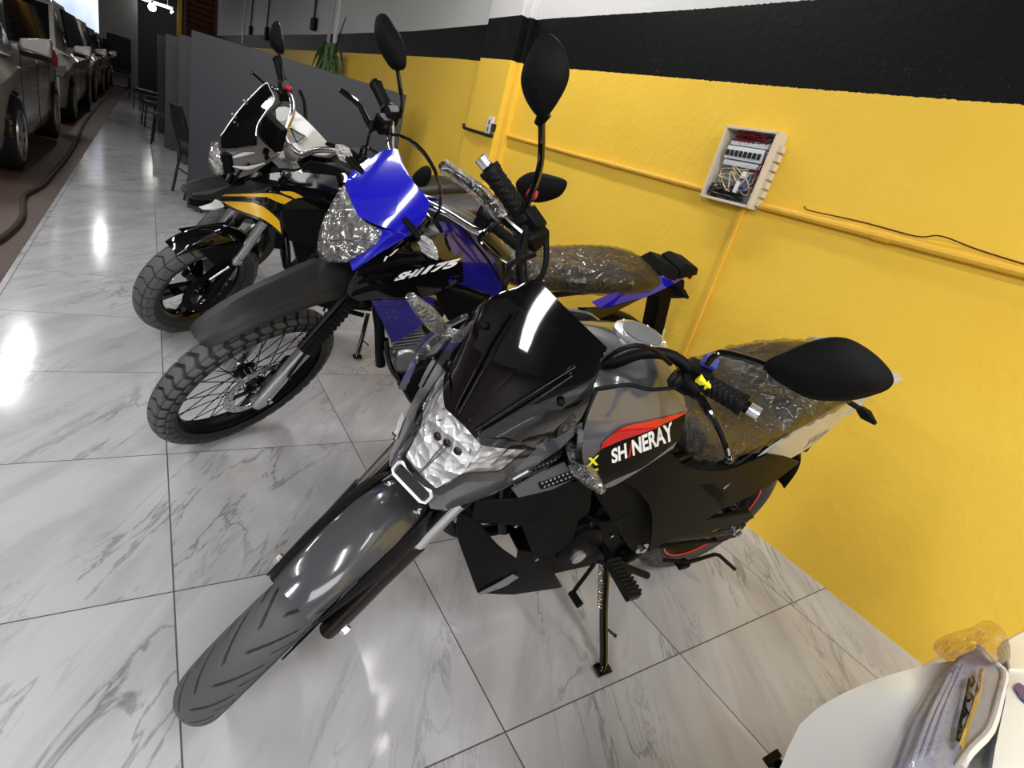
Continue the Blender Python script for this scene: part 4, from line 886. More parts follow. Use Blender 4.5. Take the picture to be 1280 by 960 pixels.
def shr(u, v, w):
    return np.abs(v)-(.178-.62*np.clip(w-.905,0,.3)-.30*np.clip(.77-w,0,.3)-.10*np.clip(.80-u,0,.4)-.35*np.clip(u-1.05,0,.3))
sh_ = both(g, 'tank_shroud', lambda bm: patch(bm, g, [[(748,489),(785,484),(832,487),(860,511)],[(737,512),(765,516),(810,520),(857,516)],[(727,545),(760,555),(800,545),(853,530)],[(728,578),(757,590),(800,575),(848,549)],[(741,612),(762,611),(797,590),(842,560)]], shr, False, (14,16), .006), 'nardo_gray')
both(g, 'red_stripe', lambda bm: patch(bm, g, [[(752,553),(775,533),(815,525),(857,514)],[(750,560),(775,549),(815,536),(853,518)]], shr, False, (8,18), .001, off=.0032), 'red_decal', parent=sh_)
both(g, 'black_band', lambda bm: patch(bm, g, [[(741,572),(762,551),(815,535),(856,517)],[(741,590),(765,582),(815,560),(852,541)],[(748,609),(764,600),(805,583),(848,549)]], shr, False, (14,18), .001, off=.0022), 'black_decal', parent=sh_)
quad = [(765,580),(843,550),(840,527),(764,562)]
def word(body, x0, x1, m_, nm='lettering', slant=0.):
    Q = np.array(quad, float); lo = lambda x: Q[0]*(1-x)+Q[1]*x; hi = lambda x: Q[3]*(1-x)+Q[2]*x
    decal_text(g, nm, body, [lo(x0), lo(x1), hi(x1+slant), hi(x0+slant)], shr, m_, sh_[0], off=.0042, bold=.035)
word('SH', .0, .245, 'white_decal'); word('/', .255, .34, 'red_decal', slant=.03); word('NERAY', .335, 1.0, 'white_decal')
quad = [(733,584),(748,581),(748,569),(733,573)]; word('X', 0, 1, 'yellow_decal', slant=.1)
quad = [(736,592),(748,588),(748,585),(736,588)]; word('150S', 0, 1, 'yellow_decal')
# louvred gill below the shroud
def gil(u, v, w): return np.abs(v)-(.150+.0*w)
both(g, 'shroud_fin', lambda bm: patch(bm, g, [[(640,612),(668,596),(706,579)],[(648,622),(690,612),(720,598)]], gil, False, (4,8), .004), 'nardo_gray')
both(g, 'gill_strip', lambda bm: patch(bm, g, [[(672,604),(720,586)],[(676,611),(722,597)]], gil, False, (3,8), .002, off=.002), 'satin_black')
both(g, 'gill_stud', lambda bm: [ball(bm, g.hit(x, y, gil)+[0,.003,0], .0026, n=6) for i in range(9) for x, y in ((677+i*5.2,602.5-i*2.0),(680+i*5.2,606.5-i*2.0))], 'badge_metal')
# black side shrouds, belly pan
def side1(u, v, w): return np.abs(v)-(.150-.10*np.clip(u-1.0,0,.3)-.12*np.clip(.62-w,0,.5))
both(g, 'radiator_shroud', lambda bm: (patch(bm, g, [[(594,628),(650,624),(741,597)],[(590,650),(650,646),(738,640)],[(612,654),(668,660),(722,652)]], side1, False, (8,12), .006), patch(bm, g, [[(650,650),(690,652),(724,648)],[(657,668),(690,672),(716,676)],[(668,700),(680,698),(699,690)]], side1, False, (6,6), .006)), 'matte_black', bevel=.002)
def bel(u, v, w): return np.abs(v)-(.128-.25*np.clip(u-.98,0,.3)-.2*np.clip(.30-w,0,.3))
bp = both(g, 'belly_pan', lambda bm: (patch(bm, g, [[(573,640),(592,648),(600,654)],[(568,664),(590,676),(622,684)],[(582,702),(620,712),(648,700)],[(597,742),(640,744),(702,735)]], bel, False, (10,8), .005), patch(bm, g, [[(648,688),(668,690),(690,700)],[(646,700),(670,712),(690,712)],[(640,732),(670,738),(703,734)]], bel, False, (5,6), .005)), 'satin_black', bevel=.002)
both(g, 'belly_trim', lambda bm: patch(bm, g, [[(641,717),(648,720)],[(622,728),(630,732)],[(598,740.5),(600,742)]], bel, False, (8,3), .003, off=.004), 'silver_panel', parent=bp)
# engine and frame
eng = g.part('engine', lambda bm: (hull(bm, [(u,s*.10,w) for u,w in ((.46,.32),(.44,.44),(.55,.52),(.80,.46),(.86,.36),(.78,.28),(.52,.27)) for s in (-1,1)])), 'engine_black', bevel=.01)
g.part('cylinder', lambda bm: [hull(bm, [(u+a, s*.062, w+c) for s in (-1,1) for a in (-.055,.055) for c in (-.005,.003)]) for u, w in [(.78+.012*i,.46+.0155*i) for i in range(13)]]+[hull(bm, [(.90+a, s*.055, .70+c) for s in (-1,1) for a in (-.06,.06) for c in (-.05,.03)])], 'engine_black', parent=eng, bevel=.002)
def cover(px, py, p, r, m_='engine_black', nm='engine_cover', th=.03):
    c = N_(px, py, p); return g.part(nm, lambda bm: tube(bm, [c+[0,-th,0], c+[0,-.006,0], c], [r, r, r*.86], 28), m_, parent=eng)
cover(728,686,(.70,.145,.40),.068); cover(762,640,(.62,.14,.50),.040); cover(715,625,(.73,.13,.53),.034,'engine_black')
cc2 = N_(723,697,(.70,.150,.375)); g.part('cover_disc', lambda bm: tube(bm, [cc2+[0,-.01,0], cc2+[0,.004,0]], .021, 20), 'badge_metal', parent=eng)
q = N_(731,677,(.69,.15,.415)); g.part('cover_disc', lambda bm: tube(bm, [q+[0,-.01,0], q+[0,.004,0]], .010, 16), 'badge_metal', parent=eng)
q = N_(729,666,(.70,.15,.43)); g.part('engine_badge', lambda bm: box(bm, q, (.05,.01,.022), rot3(0,-.2,0)), 'red_decal', parent=eng)
for px, py, p in ((765,647,(.62,.162,.50)),(764,669,(.60,.162,.45)),(740,657,(.68,.162,.46)),(644,656,(.9,.162,.55)),(670,698,(.86,.150,.42)),(773,711,(.57,.15,.33)),(765,611,(.67,.165,.62)),(791,625,(.56,.165,.56))):
    q = N_(px, py, p); g.part('bolt', lambda bm: tube(bm, [q+[0,-.006,0], q+[0,.005,0]], .0055, 6), 'zinc_bolt', parent=eng)
fr = g.part('frame', lambda bm: [tube(bm, [(1.02,s*.03,.92),(.86,s*.115,.80),(.62,s*.125,.70),(.47,s*.125,.52),(.46,s*.12,.34),(.52,s*.11,.27)], .018, 10, 4) for s in (-1,1)]+[tube(bm, [(1.04,0,.84),(.98,0,.66),(.88,0,.38)], .018, 10, 4)]+[tube(bm, [(.62,s*.12,.72),(.30,s*.10,.80),(-.08,s*.08,.86)], .012, 8, 4) for s in (-1,1)]+[tube(bm, [(.47,s*.12,.5),(.25,s*.11,.66),(.05,s*.09,.80)], .011, 8, 4) for s in (-1,1)], 'frame_black')
g.part('head_tube', lambda bm: tube(bm, [g.a0+g.k*.55, g.a0+g.k*.72], .034, 18), 'frame_black')
g.part('radiator', lambda bm: hull(bm, [(1.06+a*.02, s*.085, w) for a in (-1,1) for s in (-1,1) for w in (.58,.84)]), 'satin_black', bevel=.006)
sw = g.part('swing_arm', lambda bm: [tube(bm, [(.47,s*.10,.375),(.25,s*.105,.345),(.0,s*.112,.315),(-.05,s*.112,.312)], [.026,.022,.018,.016], 12, 4) for s in (-1,1)], 'frame_black')
q = N_(803,686,(.48,.145,.378)); g.part('pivot_bolt', lambda bm: (tube(bm, [q+[0,-.03,0], q], .022, 16), tube(bm, [q, q+[0,.008,0]], .011, 6)), 'zinc_bolt', parent=sw)
q = N_(923,667,(-.01,.14,.325)); g.part('axle_nut', lambda bm: (tube(bm, [q+[0,-.02,0], q+[0,-.006,0]], .018, 16), tube(bm, [q+[0,-.006,0], q+[0,.008,0]], .012, 6)), 'zinc_bolt', parent=sw)
g.part('axle_plate', lambda bm: hull(bm, [(u,.118+s*.006,w) for u,w in ((-.07,.27),(-.07,.34),(.06,.36),(.10,.33),(.04,.28)) for s in (-1,1)]), 'satin_black', bevel=.003, parent=sw)
g.part('chain_guard', lambda bm: hull(bm, [(u,.13+s*.008,w) for u,w in ((.40,.42),(.36,.46),(.02,.44),(-.04,.40),(.02,.38),(.3,.38)) for s in (-1,1)]), 'satin_black', bevel=.004)
P = [N_(890+36*t,662-14*t,(.13-.12*t,.150,.395+.01*t))+np.array([0,.006*math.sin(t*75),.006*math.cos(t*75)]) for t in np.linspace(0,1,150)]
g.part('brake_spring', lambda bm: tube(bm, P, .0018, 6), 'steel')
g.part('chain', lambda bm: tube(bm, [(.55,.105,.40),(.3,.112,.385),(.0,.115,.36),(-.04,.115,.30),(.0,.115,.265),(.3,.112,.31),(.52,.105,.33)], .008, 6, 4), 'satin_black')
for s in (-1, 1): 
    g.part('shock_absorber', lambda bm: (tube(bm, [(.10,s*.115,.40),(.22,s*.115,.66)], .008, 10), tube(bm, [np.array([.13,s*.115,.47])+np.array([.08,0,.17])*t+np.array([.018*math.cos(t*50),.018*math.sin(t*50),0]) for t in np.linspace(0,1,160)], .0035, 6)), 'frame_black')
# side covers
def sc_(u, v, w): return np.abs(v)-(.150+.02*np.clip((.75-w)/.3,0,1)-.10*np.clip(.15-u,0,.5)-.06*np.clip(u-.6,0,.3))
both(g, 'side_cover', lambda bm: (patch(bm, g, [[(768,598),(800,578),(838,560),(850,578)],[(800,612),(825,610),(855,600),(880,598)],[(818,640),(845,635),(885,622),(908,612)],[(812,690),(848,668),(880,652),(905,635)]], sc_, False, (10,12), .006), patch(bm, g, [[(850,580),(878,590),(912,588),(960,568)],[(865,600),(885,612),(925,605),(985,572)],[(905,636),(930,625),(965,605),(1000,578)]], sc_, False, (6,12), .006)), 'satin_black', bevel=.002)
both(g, 'frame_cover', lambda bm: patch(bm, g, [[(742,615),(770,606),(790,600)],[(758,640),(790,650),(818,640)],[(775,668),(790,690),(812,690)]], lambda u,v,w: np.abs(v)-.135, False, (6,6), .006), 'matte_black', bevel=.002)
# seat, in its film
def seatr(u, hw, zb, zt, p=3): return sring((u,0,(zb+zt)/2), (0,1,0), (0,0,1), hw, (zt-zb)/2, p, 32)
SEAT = ((.665,.05,.80,.87),(.64,.09,.765,.885),(.58,.135,.735,.868),(.50,.158,.725,.852),(.40,.162,.735,.850),(.30,.155,.765,.872),(.22,.150,.795,.915),(.12,.140,.825,.945),(.0,.125,.860,.965),(-.08,.100,.885,.972),(-.11,.06,.90,.955))
st_ = g.part('seat', lambda bm: loft(bm, [seatr(*q) for q in catmull([np.array(x) for x in SEAT], 4)]), 'seat_vinyl')
def film(bm):
    rd = np.random.default_rng(5); R = []
    for q in catmull([np.array(x) for x in SEAT], 14):
        ring = sring((q[0],0,(q[2]+q[3])/2), (0,1,0), (0,0,1), q[1]+.006, (q[3]-q[2])/2+.005, 3, 64); o = []
        for k, p in enumerate(ring):
            z = math.sin(k*1.2+q[0]*60)+math.sin(k*.6-q[0]*95+1.3*math.sin(q[0]*31)); o.append(p+(p-np.array([q[0],0,(q[2]+q[3])/2]))*.032*max(0, z-.5))
        R.append(o)
    loft(bm, R)
g.part('seat_film', film, 'seat_film', parent=st_)
# tail panels
def tl(u, v, w): return np.abs(v)-(.176-.28*np.clip(.45-u,0,.8)*.62)
tp = both(g, 'tail_panel', lambda bm: patch(bm, g, [[(905,611),(962,560),(1008,532),(1058,503),(1117,474)],[(906,613),(970,583),(1012,560),(1042,534),(1065,512)]], tl, False, (7,22), .005, sm=False), 'pale_panel', bevel=.001)
g.part('tail_tip', lambda bm: hull(bm, [(u,v,w) for u,v,w in ((-.10,.07,.965),(-.10,-.07,.965),(-.24,.085,.975),(-.24,-.085,.975),(-.26,.0,.955),(-.10,.08,.90),(-.10,-.08,.90),(-.20,.05,.88),(-.20,-.05,.88))]), 'satin_black', bevel=.006)
g.part('tail_wing', lambda bm: [slab(bm, [(-.06,s*.085,.985),(-.10,s*.125,.96),(-.26,s*.118,.975),(-.27,s*.09,.985),(-.12,s*.08,.99)], (0,0,-.012)) for s in (-1,1)], 'pale_panel', bevel=.002)
quad = [(1000,560),(1037,540),(1040,529),(1008,546)]
decal_text(g, 'lettering', 'JEF', [(1004,561),(1032,546),(1036,536),(1010,550)], tl, 'meter_gray', tp[0], off=.0015, bold=.02)
g.part('rear_light', lambda bm: hull(bm, [(-.20,s*.05,w) for s in (-1,1) for w in (.90,.94)]+[(-.245,s*.035,w) for s in (-1,1) for w in (.915,.94)]), 'red_decal', bevel=.004)
for s in (1, -1):
    g.part('turn_signal', lambda bm: (tube(bm, [(-.13,s*.07,.865),(-.165,s*.115,.86)], .009, 8), hull(bm, [np.array([-.165,s*.11,.86])+np.array([-.035,s*.055,-.018])*t+np.array([x*h_,0,z*h_]) for t, h_ in ((0,.010),(.4,.015),(1,.005)) for x in (-1,1) for z in (-1,1)])), 'satin_black', bevel=.003)
g.part('rear_fender', lambda bm: fender_geo(bm, (0,0,.30), [(62,.40,.075,.03),(90,.395,.075,.03),(118,.39,.07,.03),(140,.385,.062,.02),(165,.375,.05,.01)]), 'satin_black')
g.part('plate_holder', lambda bm: hull(bm, [(-.20,s*.05,.86) for s in (-1,1)]+[(-.26,s*.05,.60) for s in (-1,1)]+[(-.22,s*.045,.60) for s in (-1,1)]+[(-.14,s*.05,.84) for s in (-1,1)]), 'satin_black', bevel=.004)
rear_wheel(g, stripe='red_decal')
# pegs, levers, stand
pg0, pg1 = N_(757,690,(.60,.15,.36)), N_(793,748,(.595,.252,.355))
pa = g.part('foot_peg', lambda bm: (loft(bm, [[pg0+(pg1-pg0)*t+np.array([x*.020*k, 0, z*.010*k]) for x, z in ((-1,-1),(1,-1),(1,1),(-1,1))] for t, k in ((.12,.9),(.2,1),(.95,1.15),(1,1.1))]), tube(bm, [pg0+[0,-.03,0], pg0+(pg1-pg0)*.2], .012, 10)), 'frame_black', bevel=.002)
g.part('peg_rubber', lambda bm: [hull(bm, [pg0+(pg1-pg0)*(t+dt)+np.array([x*.023, 0, z]) for x in (-1,1) for z in (.008,.017) for dt in (0,.05)]) for t in np.linspace(.22,.9,9)], 'rubber', parent=pa)
gl0, gl1, gl2 = N_(743,705,(.69,.16,.37)), N_(718,738,(.735,.185,.325)), N_(722,752,(.74,.215,.322))
g.part('gear_lever', lambda bm: (tube(bm, [gl0, gl1], .0055, 8), tube(bm, [N_(714,740,(.74,.17,.325)), N_(725,757,(.735,.225,.32))], .0105, 12)), 'satin_black')
stand(g, N_(752,832,(.58,.30,.08)), N_(757,705,(.575,.125,.30)))
g.part('stand_bracket', lambda bm: hull(bm, [N_(px,py,p) for px,py,p in ((745,700,(.60,.13,.32)),(775,700,(.55,.13,.32)),(760,720,(.575,.14,.28)),(745,700,(.60,.10,.33)),(775,700,(.55,.10,.33)))]), 'frame_black', bevel=.003)
cs = [N_(px, py, p) for px, py, p in ((830,700,(.36,.10,.22)),(860,703,(.28,.12,.20)),(893,693,(.14,.13,.19)),(899,694,(.12,.135,.19)),(919,712,(.09,.17,.17)))]
g.part('centre_stand_lever', lambda bm: tube(bm, cs, .0065, 10), 'satin_black')
g.part('centre_stand', lambda bm: (tube(bm, [(.46,.10,.24),(.30,.12,.16)], .012, 10), tube(bm, [(.46,-.10,.24),(.30,-.12,.16)], .012, 10), tube(bm, [(.42,-.11,.22),(.42,.11,.22)], .010, 8), hull(bm, [N_(853,705,(.30,.13,.18))+np.array([x*.022,y*.014,z*.008]) for x in (-1,1) for y in (-1,1) for z in (-1,1)])), 'satin_black')
g.part('passenger_peg_bracket', lambda bm: hull(bm, [N_(px, py, p) for px, py, p in ((846,655,(.31,.135,.44)),(860,640,(.27,.135,.47)),(862,648,(.26,.14,.45)),(846,655,(.31,.12,.44)),(815,686,(.40,.13,.38)),(805,680,(.42,.12,.38)))]), 'satin_black', bevel=.002)
g.part('exhaust', lambda bm: (tube(bm, [(.93,-.02,.60),(1.02,-.05,.50),(.98,-.09,.30),(.80,-.11,.22),(.45,-.13,.24)], .018, 12, 5), tube(bm, [(.45,-.13,.24),(.38,-.14,.27),(-.02,-.18,.42),(-.06,-.185,.44)], [.02,.045,.048,.03], 18)), 'satin_black')
# cables
cable(g, [N_(838,455,(.95,.20,1.10),True), N_(818,438,(1.02,.18,1.12),True), N_(795,432,(1.07,.15,1.11),True), N_(770,440,(1.10,.13,1.07),True), N_(748,458,(1.12,.10,1.0),True)], .0042, True)
cable(g, [N_(848,484,(.95,.22,1.06),True), N_(812,487,(1.0,.19,1.02),True), N_(785,481,(1.03,.17,1.0),True), N_(744,486,(1.08,.13,.96),True)], .0038, True)
cable(g, [N_(668,318,(.95,-.19,1.02),True), N_(640,330,(1.02,-.17,1.0),True), N_(632,352,(1.06,-.14,.97),True), N_(628,380,(1.08,-.12,.9),True)], .0055, True)
cable(g, [N_(655,322,(.94,-.18,1.0),True), N_(656,348,(.98,-.14,.98),True), N_(652,376,(1.02,-.1,.94),True)], .005, True)
cable(g, [N_(683,300,(.93,-.18,1.04),True), N_(681,335,(.95,-.14,1.0),True), N_(662,372,(1.0,-.09,.95),True)], .006, True)
cable(g, [N_(725,640,(.72,.12,.60)), N_(760,655,(.66,.135,.56)), N_(790,640,(.6,.13,.6)), N_(800,610,(.56,.12,.66))], .0035)
# ------------------------------------------------------------------ blue trail motorcycle (middle)
b = Bike([1.6882,1.8011,3.0482,.2223,.6512,-.0113,1.3916,.4888], .335, .31, .092, .12, 'motorcycle', 'blue and black trail motorcycle with knobby front tyre and long black front fender')
def NB(px, py, p, st=True): return near(b, px, py, p, st)
def spoked_wheel(bk, name, c, rim, w, st, pattern, tm, R, tw, na):
    W_ = bk.part(name, lambda bm: ring_lathe(bm, c, [(rim+.010,-w*.40),(rim+.008,-w*.46),(rim-.004,-w*.44),(rim-.006,-w*.30),(rim-.016,-w*.16),(rim-.018,0),(rim-.016,w*.16),(rim-.006,w*.30),(rim-.004,w*.44),(rim+.008,w*.46),(rim+.010,w*.40)], 72), 'satin_black', st)
    tyre(bk, c, R, tw, rim+.004, pattern, tm, W_, st=st, na=na, ns=64, depth=.009)
    def sp(bm):
        n = 36
        for k in range(n):
            a = 2*PI*k/n; s = 1 if k % 2 else -1; d = .42*(1 if (k//2) % 2 else -1)
            tube(bm, [(c[0]+.036*math.cos(a+d), c[1]+s*.032, c[2]+.036*math.sin(a+d)), (c[0]+(rim-.012)*math.cos(a), c[1]+s*.006, c[2]+(rim-.012)*math.sin(a))], .0017, 5)
    bk.part('spoke_set', sp, 'satin_black', st, parent=W_)
    bk.part('hub', lambda bm: (tube(bm, [(c[0],-.045,c[2]),(c[0],-.035,c[2]),(c[0],-.025,c[2]),(c[0],.025,c[2]),(c[0],.035,c[2]),(c[0],.045,c[2])], [.026,.042,.028,.028,.042,.026], 24), cyl(bm, (c[0],-.07,c[2]),(c[0],.075,c[2]), .014, 16)), 'frame_black', st, parent=W_)
    return W_
fwb = spoked_wheel(b, 'front_wheel', b.fa, .268, .060, True, 'knobby', 'tread_knobby', .335, .092, 1008)
disc(b, b.fa, .050, .128, .098, fwb, True)
# fork
k_, P_ = b.k, (lambda s, t, f=0.: np.array([b.fa[0]+b.k[0]*t+b.f[0]*f, s*.085, b.fa[2]+b.k[2]*t+b.f[2]*f]))
for s in (1, -1):
    L_ = b.part('fork_leg', lambda bm: (tube(bm, [P_(s,-.055), P_(s,-.03), P_(s,.03), P_(s,.12), P_(s,.25)], [.020,.027,.026,.023,.025], 20), tube(bm, [P_(s,0)+[0,-s*.03,0], P_(s,0)+[0,s*.022,0]], .017, 16)), 'alloy', True)
    b.part('fork_gaiter', lambda bm: tube(bm, [P_(s,.235+.30*i/30) for i in range(31)], [.033 if i % 2 else .0265 for i in range(31)], 18), 'rubber', True, parent=L_)
    b.part('fork_guard', lambda bm: tube(bm, [P_(s,.245,.036), P_(s,.40,.036), P_(s,.55,.034)], [.012,.012,.010], 8), 'gloss_black', True, parent=L_)
    b.part('stanchion', lambda bm: tube(bm, [P_(s,.5), P_(s,.86)], .021, 16), 'chrome', True, parent=L_)
    b.part('axle_bolt', lambda bm: tube(bm, [P_(s,0)+[0,s*.015,0], P_(s,0)+[0,s*.036,0]], .010, 6), 'zinc_bolt', True, parent=L_)
b.part('brake_caliper', lambda bm: hull(bm, [P_(1,.10+z*.05,-.055+a*.028)+[0,-.035+q*.022,0] for z in (-1,1) for a in (-1,1) for q in (-1,1)]), 'satin_black', True, bevel=.008)
b.part('brake_hose', lambda bm: tube(bm, [P_(1,.08,-.06)+[0,0,0], P_(1,.14,.02)+[0,.03,0], P_(1,.24,.04)+[0,.03,0], P_(1,.45,.04)+[0,.02,0], P_(1,.62,.05)], .005, 8, 6), 'satin_black', True)
for t in (.60, .78): b.part('triple_clamp', lambda bm: hull(bm, [P_(s, t+dz)+[dx, s*.025, 0] for s in (-1,1) for dz in (-.016,.016) for dx in (-.03,.03)]+[np.array([P_(0,t+dz)[0]-.07, 0, P_(0,t+dz)[2]-.02]) for dz in (-.016,.016)]), 'frame_black', True, bevel=.005)
# high front fender
def hf(bm):
    G = []
    for u, wc, hw, dr, lip in catmull([np.array(q) for q in ((1.622,.688,.036,.010,0),(1.60,.705,.046,.016,0),(1.55,.738,.054,.024,0),(1.46,.780,.062,.034,.0),(1.34,.812,.070,.042,0),(1.22,.835,.080,.052,0),(1.12,.838,.086,.06,0),(1.02,.80,.082,.06,0),(.97,.74,.07,.05,0))], 5):
        row = []
        for k in range(25):
            s = (k-12)/12; a = abs(s); w = wc-dr*(a**2.6)-.0*a; 
            ridge = .006*math.exp(-((a-.42)/.10)**2)*min(1, max(0, (1.58-u)*8)); row.append((u-.012*a*a, s*hw*(1+.08*(a > .9)), w+ridge))
        G.append(row)
    grid_sheet(bm, G, .0035, (1.35,0,.3))
b.part('front_fender', hf, 'matte_fender', True, sharp=28)
# headlight cowl
q1 = b.plane((1.220,.85),(1.178,1.03), 1.4); q2 = b.plane((1.178,1.03),(1.045,1.225), 1.6)
def bnose(u, v, w): return smax(q1(u,v,w), q2(u,v,w), np.abs(v)-(.108+.30*(1.15-u)-.25*np.clip(.95-w,0,.2)), .79-w, e=.016)
core = b.part('headlight_housing', lambda bm: hull(bm, [(u,s*v,w) for s in (-1,1) for u,v,w in ((1.185,.035,.855),(1.150,.075,.95),(1.14,.078,1.05),(1.03,.09,1.08),(1.02,.07,.90),(1.05,.04,1.17))]), 'satin_black', True)
b.part('headlight_reflector', lambda bm: patch(bm, b, [[(433,233),(441,250),(447,268),(456,278),(477,288)],[(416,258),(428,272),(440,285),(455,295),(474,300)],[(400,290),(412,300),(425,308),(440,313),(455,315)],[(402,318),(406,322),(412,326),(425,326),(436,325)]], bnose, True, (12,14), .003, mirror=False, off=.001), 'reflector_wrapped', True, parent=core)
b.part('headlight_lens', lambda bm: patch(bm, b, [[(432,232),(440,250),(446,268),(456,277),(479,288)],[(414,257),(428,272),(440,285),(455,295),(476,301)],[(398,290),(412,300),(425,308),(440,313),(457,316)],[(400,320),(406,324),(412,328),(425,328),(437,327)]], bnose, True, (10,14), .001, mirror=False, off=.008), 'clear_wrap', True, parent=core)
b.part('lamp_divider', lambda bm: tube(bm, [b.hit(*p, bnose, True)+[.006,0,0] for p in ((414,300),(440,299),(472,302))], .004, 8, 4), 'chrome', True, parent=core)
cw = b.part('headlight_cowl', lambda bm: patch(bm, b, [[(467,196),(478,190),(494,186),(498,188)],[(448,208),(472,205),(496,205),(512,222)],[(434,222),(462,226),(497,228),(538,252)],[(432,234),(458,248),(497,256),(536,262)],[(440,252),(462,264),(494,272),(528,276)],[(448,270),(465,279),(486,286),(512,293)]], bnose, True, (20,20), .004, mirror=False, off=.004), 'blue_paint', True)
b.part('cowl_cheek', lambda bm: patch(bm, b, [[(462,284),(484,287),(514,291)],[(477,291),(486,297),(500,300)],[(460,313),(468,316),(476,314)],[(438,327),(440,332),(441,338)]], bnose, True, (14,6), .004, mirror=False, off=.005), 'blue_paint', True, parent=cw)
b.part('cowl_crease', lambda bm: patch(bm, b, [[(446,254),(470,248),(500,246)],[(470,274),(480,276),(494,268)]], bnose, True, (5,8), .003, mirror=False, off=.0065), 'blue_paint', True, parent=cw)
for s, (a, e) in ((1, ((1.098,.135,1.10),(1.082,.247,1.082))), (-1, ((1.098,-.135,1.10),(1.082,-.247,1.082)))):
    a, e = np.array(a), np.array(e); m_ = a+(e-a)*.35
    ti = b.part('turn_signal', lambda bm: tube(bm, [a-(e-a)*.35, m_], [.009,.012], 10), 'satin_black', True)
    b.part('signal_lens', lambda bm: hull(bm, [a+(e-a)*t+np.array([x*h_*.6,0,z*h_]) for t, h_ in ((.30,.013),(.55,.021),(.8,.016),(1,.004)) for x in (-1,1) for z in (-1,1)]), 'reflector_fine', True, bevel=.003, parent=ti)
# handlebar
Ro, Ri = NB(470,106,(.865,-.385,1.20)), NB(486,139,(.905,-.255,1.205)); Lo, Li_ = np.array([.862,.386,1.185]), np.array([.908,.258,1.19])
hb = b.part('handlebar', lambda bm: tube(bm, [Ro, Ri, NB(488,168,(.955,-.17,1.185)), NB(489,190,(.98,-.11,1.15)), NB(505,224,(.992,-.045,1.115)), (.992,.0,1.11), (.99,.045,1.112), NB(560,268,(.955,.13,1.135)), NB(600,291,(.935,.215,1.17)), Li_, Lo], .0125, 14, 5), 'chrome', True)
b.part('grip', lambda bm: grip_geo(bm, Ri, Ro), 'grip_rubber', True, parent=hb); b.part('grip', lambda bm: grip_geo(bm, Li_, Lo), 'grip_rubber', True, parent=hb)
def pod(bk, c, d, parent, sz=(.022,.026,.027)): return bk.part('switch_pod', lambda bm: hull(bm, [c+d*a*sz[0]+np.array([x*sz[1],0,z*sz[2]]) for a in (-1,1) for x in (-1,1) for z in (-1,1)]), 'satin_black', True, bevel=.006, parent=parent)
dR = (Ri-Ro)/np.linalg.norm(Ri-Ro); dL = (Li_-Lo)/np.linalg.norm(Li_-Lo)
sp_ = pod(b, Ri+dR*.025, dR, hb); pod(b, Li_+dL*.025, dL, hb)
q = NB(493,140,(.90,-.22,1.23)); b.part('kill_switch', lambda bm: box(bm, q, (.016,.018,.012), rot3(.3,.2,.3)), 'red_plastic', True, bevel=.003, parent=sp_)
b.part('brake_reservoir', lambda bm: hull(bm, [NB(478,155,(.95,-.2,1.2))+np.array([x*.02,y*.022,z*.025]) for x in (-1,1) for y in (-1,1) for z in (-1,1)]), 'satin_black', True, bevel=.006, parent=hb)
b.part('bar_riser', lambda bm: [hull(bm, [(.99+x*.02, s*.04+y*.016, z) for x in (-1,1) for y in (-1,1) for z in (1.02,1.125)]) for s in (-1,1)], 'badge_metal', True, bevel=.004, parent=hb)
def lever(bk, pts, parent, nm='brake_lever', wrap=None, r=(.009,.008,.0065,.006,.0055)):
    bk.part(nm, lambda bm: (tube(bm, pts, list(r)[:len(pts)], 10, 4), ball(bm, pts[-1], .0085)), 'gloss_black', True, parent=parent)
    if wrap: bk.part('lever_wrap', lambda bm: tube(bm, pts[1:], wrap, 10, 4), 'lever_wrap', True, parent=parent)
lever(b, [NB(468,166,(.99,-.20,1.17)), NB(460,152,(1.0,-.235,1.17)), NB(450,133,(1.015,-.28,1.18)), NB(438,122,(1.02,-.32,1.185)), NB(427,114,(1.02,-.355,1.19))], hb, r=(.011,.011,.009,.009,.009))
lever(b, [NB(604,292,(.955,.225,1.155)), NB(600,300,(.985,.25,1.15)), NB(616,318,(1.0,.29,1.14)), NB(636,330,(1.0,.33,1.14))], hb, 'clutch_lever')
mirror_shell(b, [(478,17),(471,24),(471,44),(478,66),(490,85),(500,88),(507,84),(507,68),(502,48),(492,31),(485,20)], .895, .032, peak=(.0,.0), stem=[NB(500,148,(.91,-.20,1.22)), NB(503,128,(.905,-.23,1.25)), NB(500,108,(.90,-.26,1.28)), NB(497,88,(.895,-.285,1.305))])
mirror_shell(b, [(646,231),(651,222),(664,215),(677,216),(690,219),(703,223),(709,228),(706,238),(697,247),(677,253),(662,251),(652,247)], .90, .032, stem=[NB(598,268,(.92,.22,1.21)), NB(606,254,(.92,.25,1.24)), NB(618,247,(.915,.28,1.25)), NB(645,238,(.90,.33,1.27))])
# cable arch over the cowl
for o_ in (0., .008):
    cable(b, [NB(488,168,(.98,-.14,1.20)), NB(503,171,(1.01,-.10,1.22)), NB(522,184-o_*300,(1.05,-.03,1.25)), NB(540,207-o_*250,(1.07,.05,1.26)), NB(550,235-o_*100,(1.06,.10,1.22)), NB(549,262,(1.02,.12,1.15)), (.98,.10,1.05)], .0046, True, m_='gloss_black')
cable(b, [NB(466,150,(1.0,-.2,1.17)), NB(460,175,(1.02,-.18,1.12)), NB(456,198,(1.02,-.15,1.05))], .004, True)
cable(b, [NB(575,280,(.97,.15,1.14)), NB(590,300,(.98,.16,1.10)), NB(610,325,(.97,.15,1.04)), NB(625,350,(.95,.12,.98))], .0045, True)
cable(b, [NB(600,296,(.95,.19,1.14)), NB(625,320,(.94,.18,1.08)), NB(632,350,(.93,.15,1.0))], .0045, True)
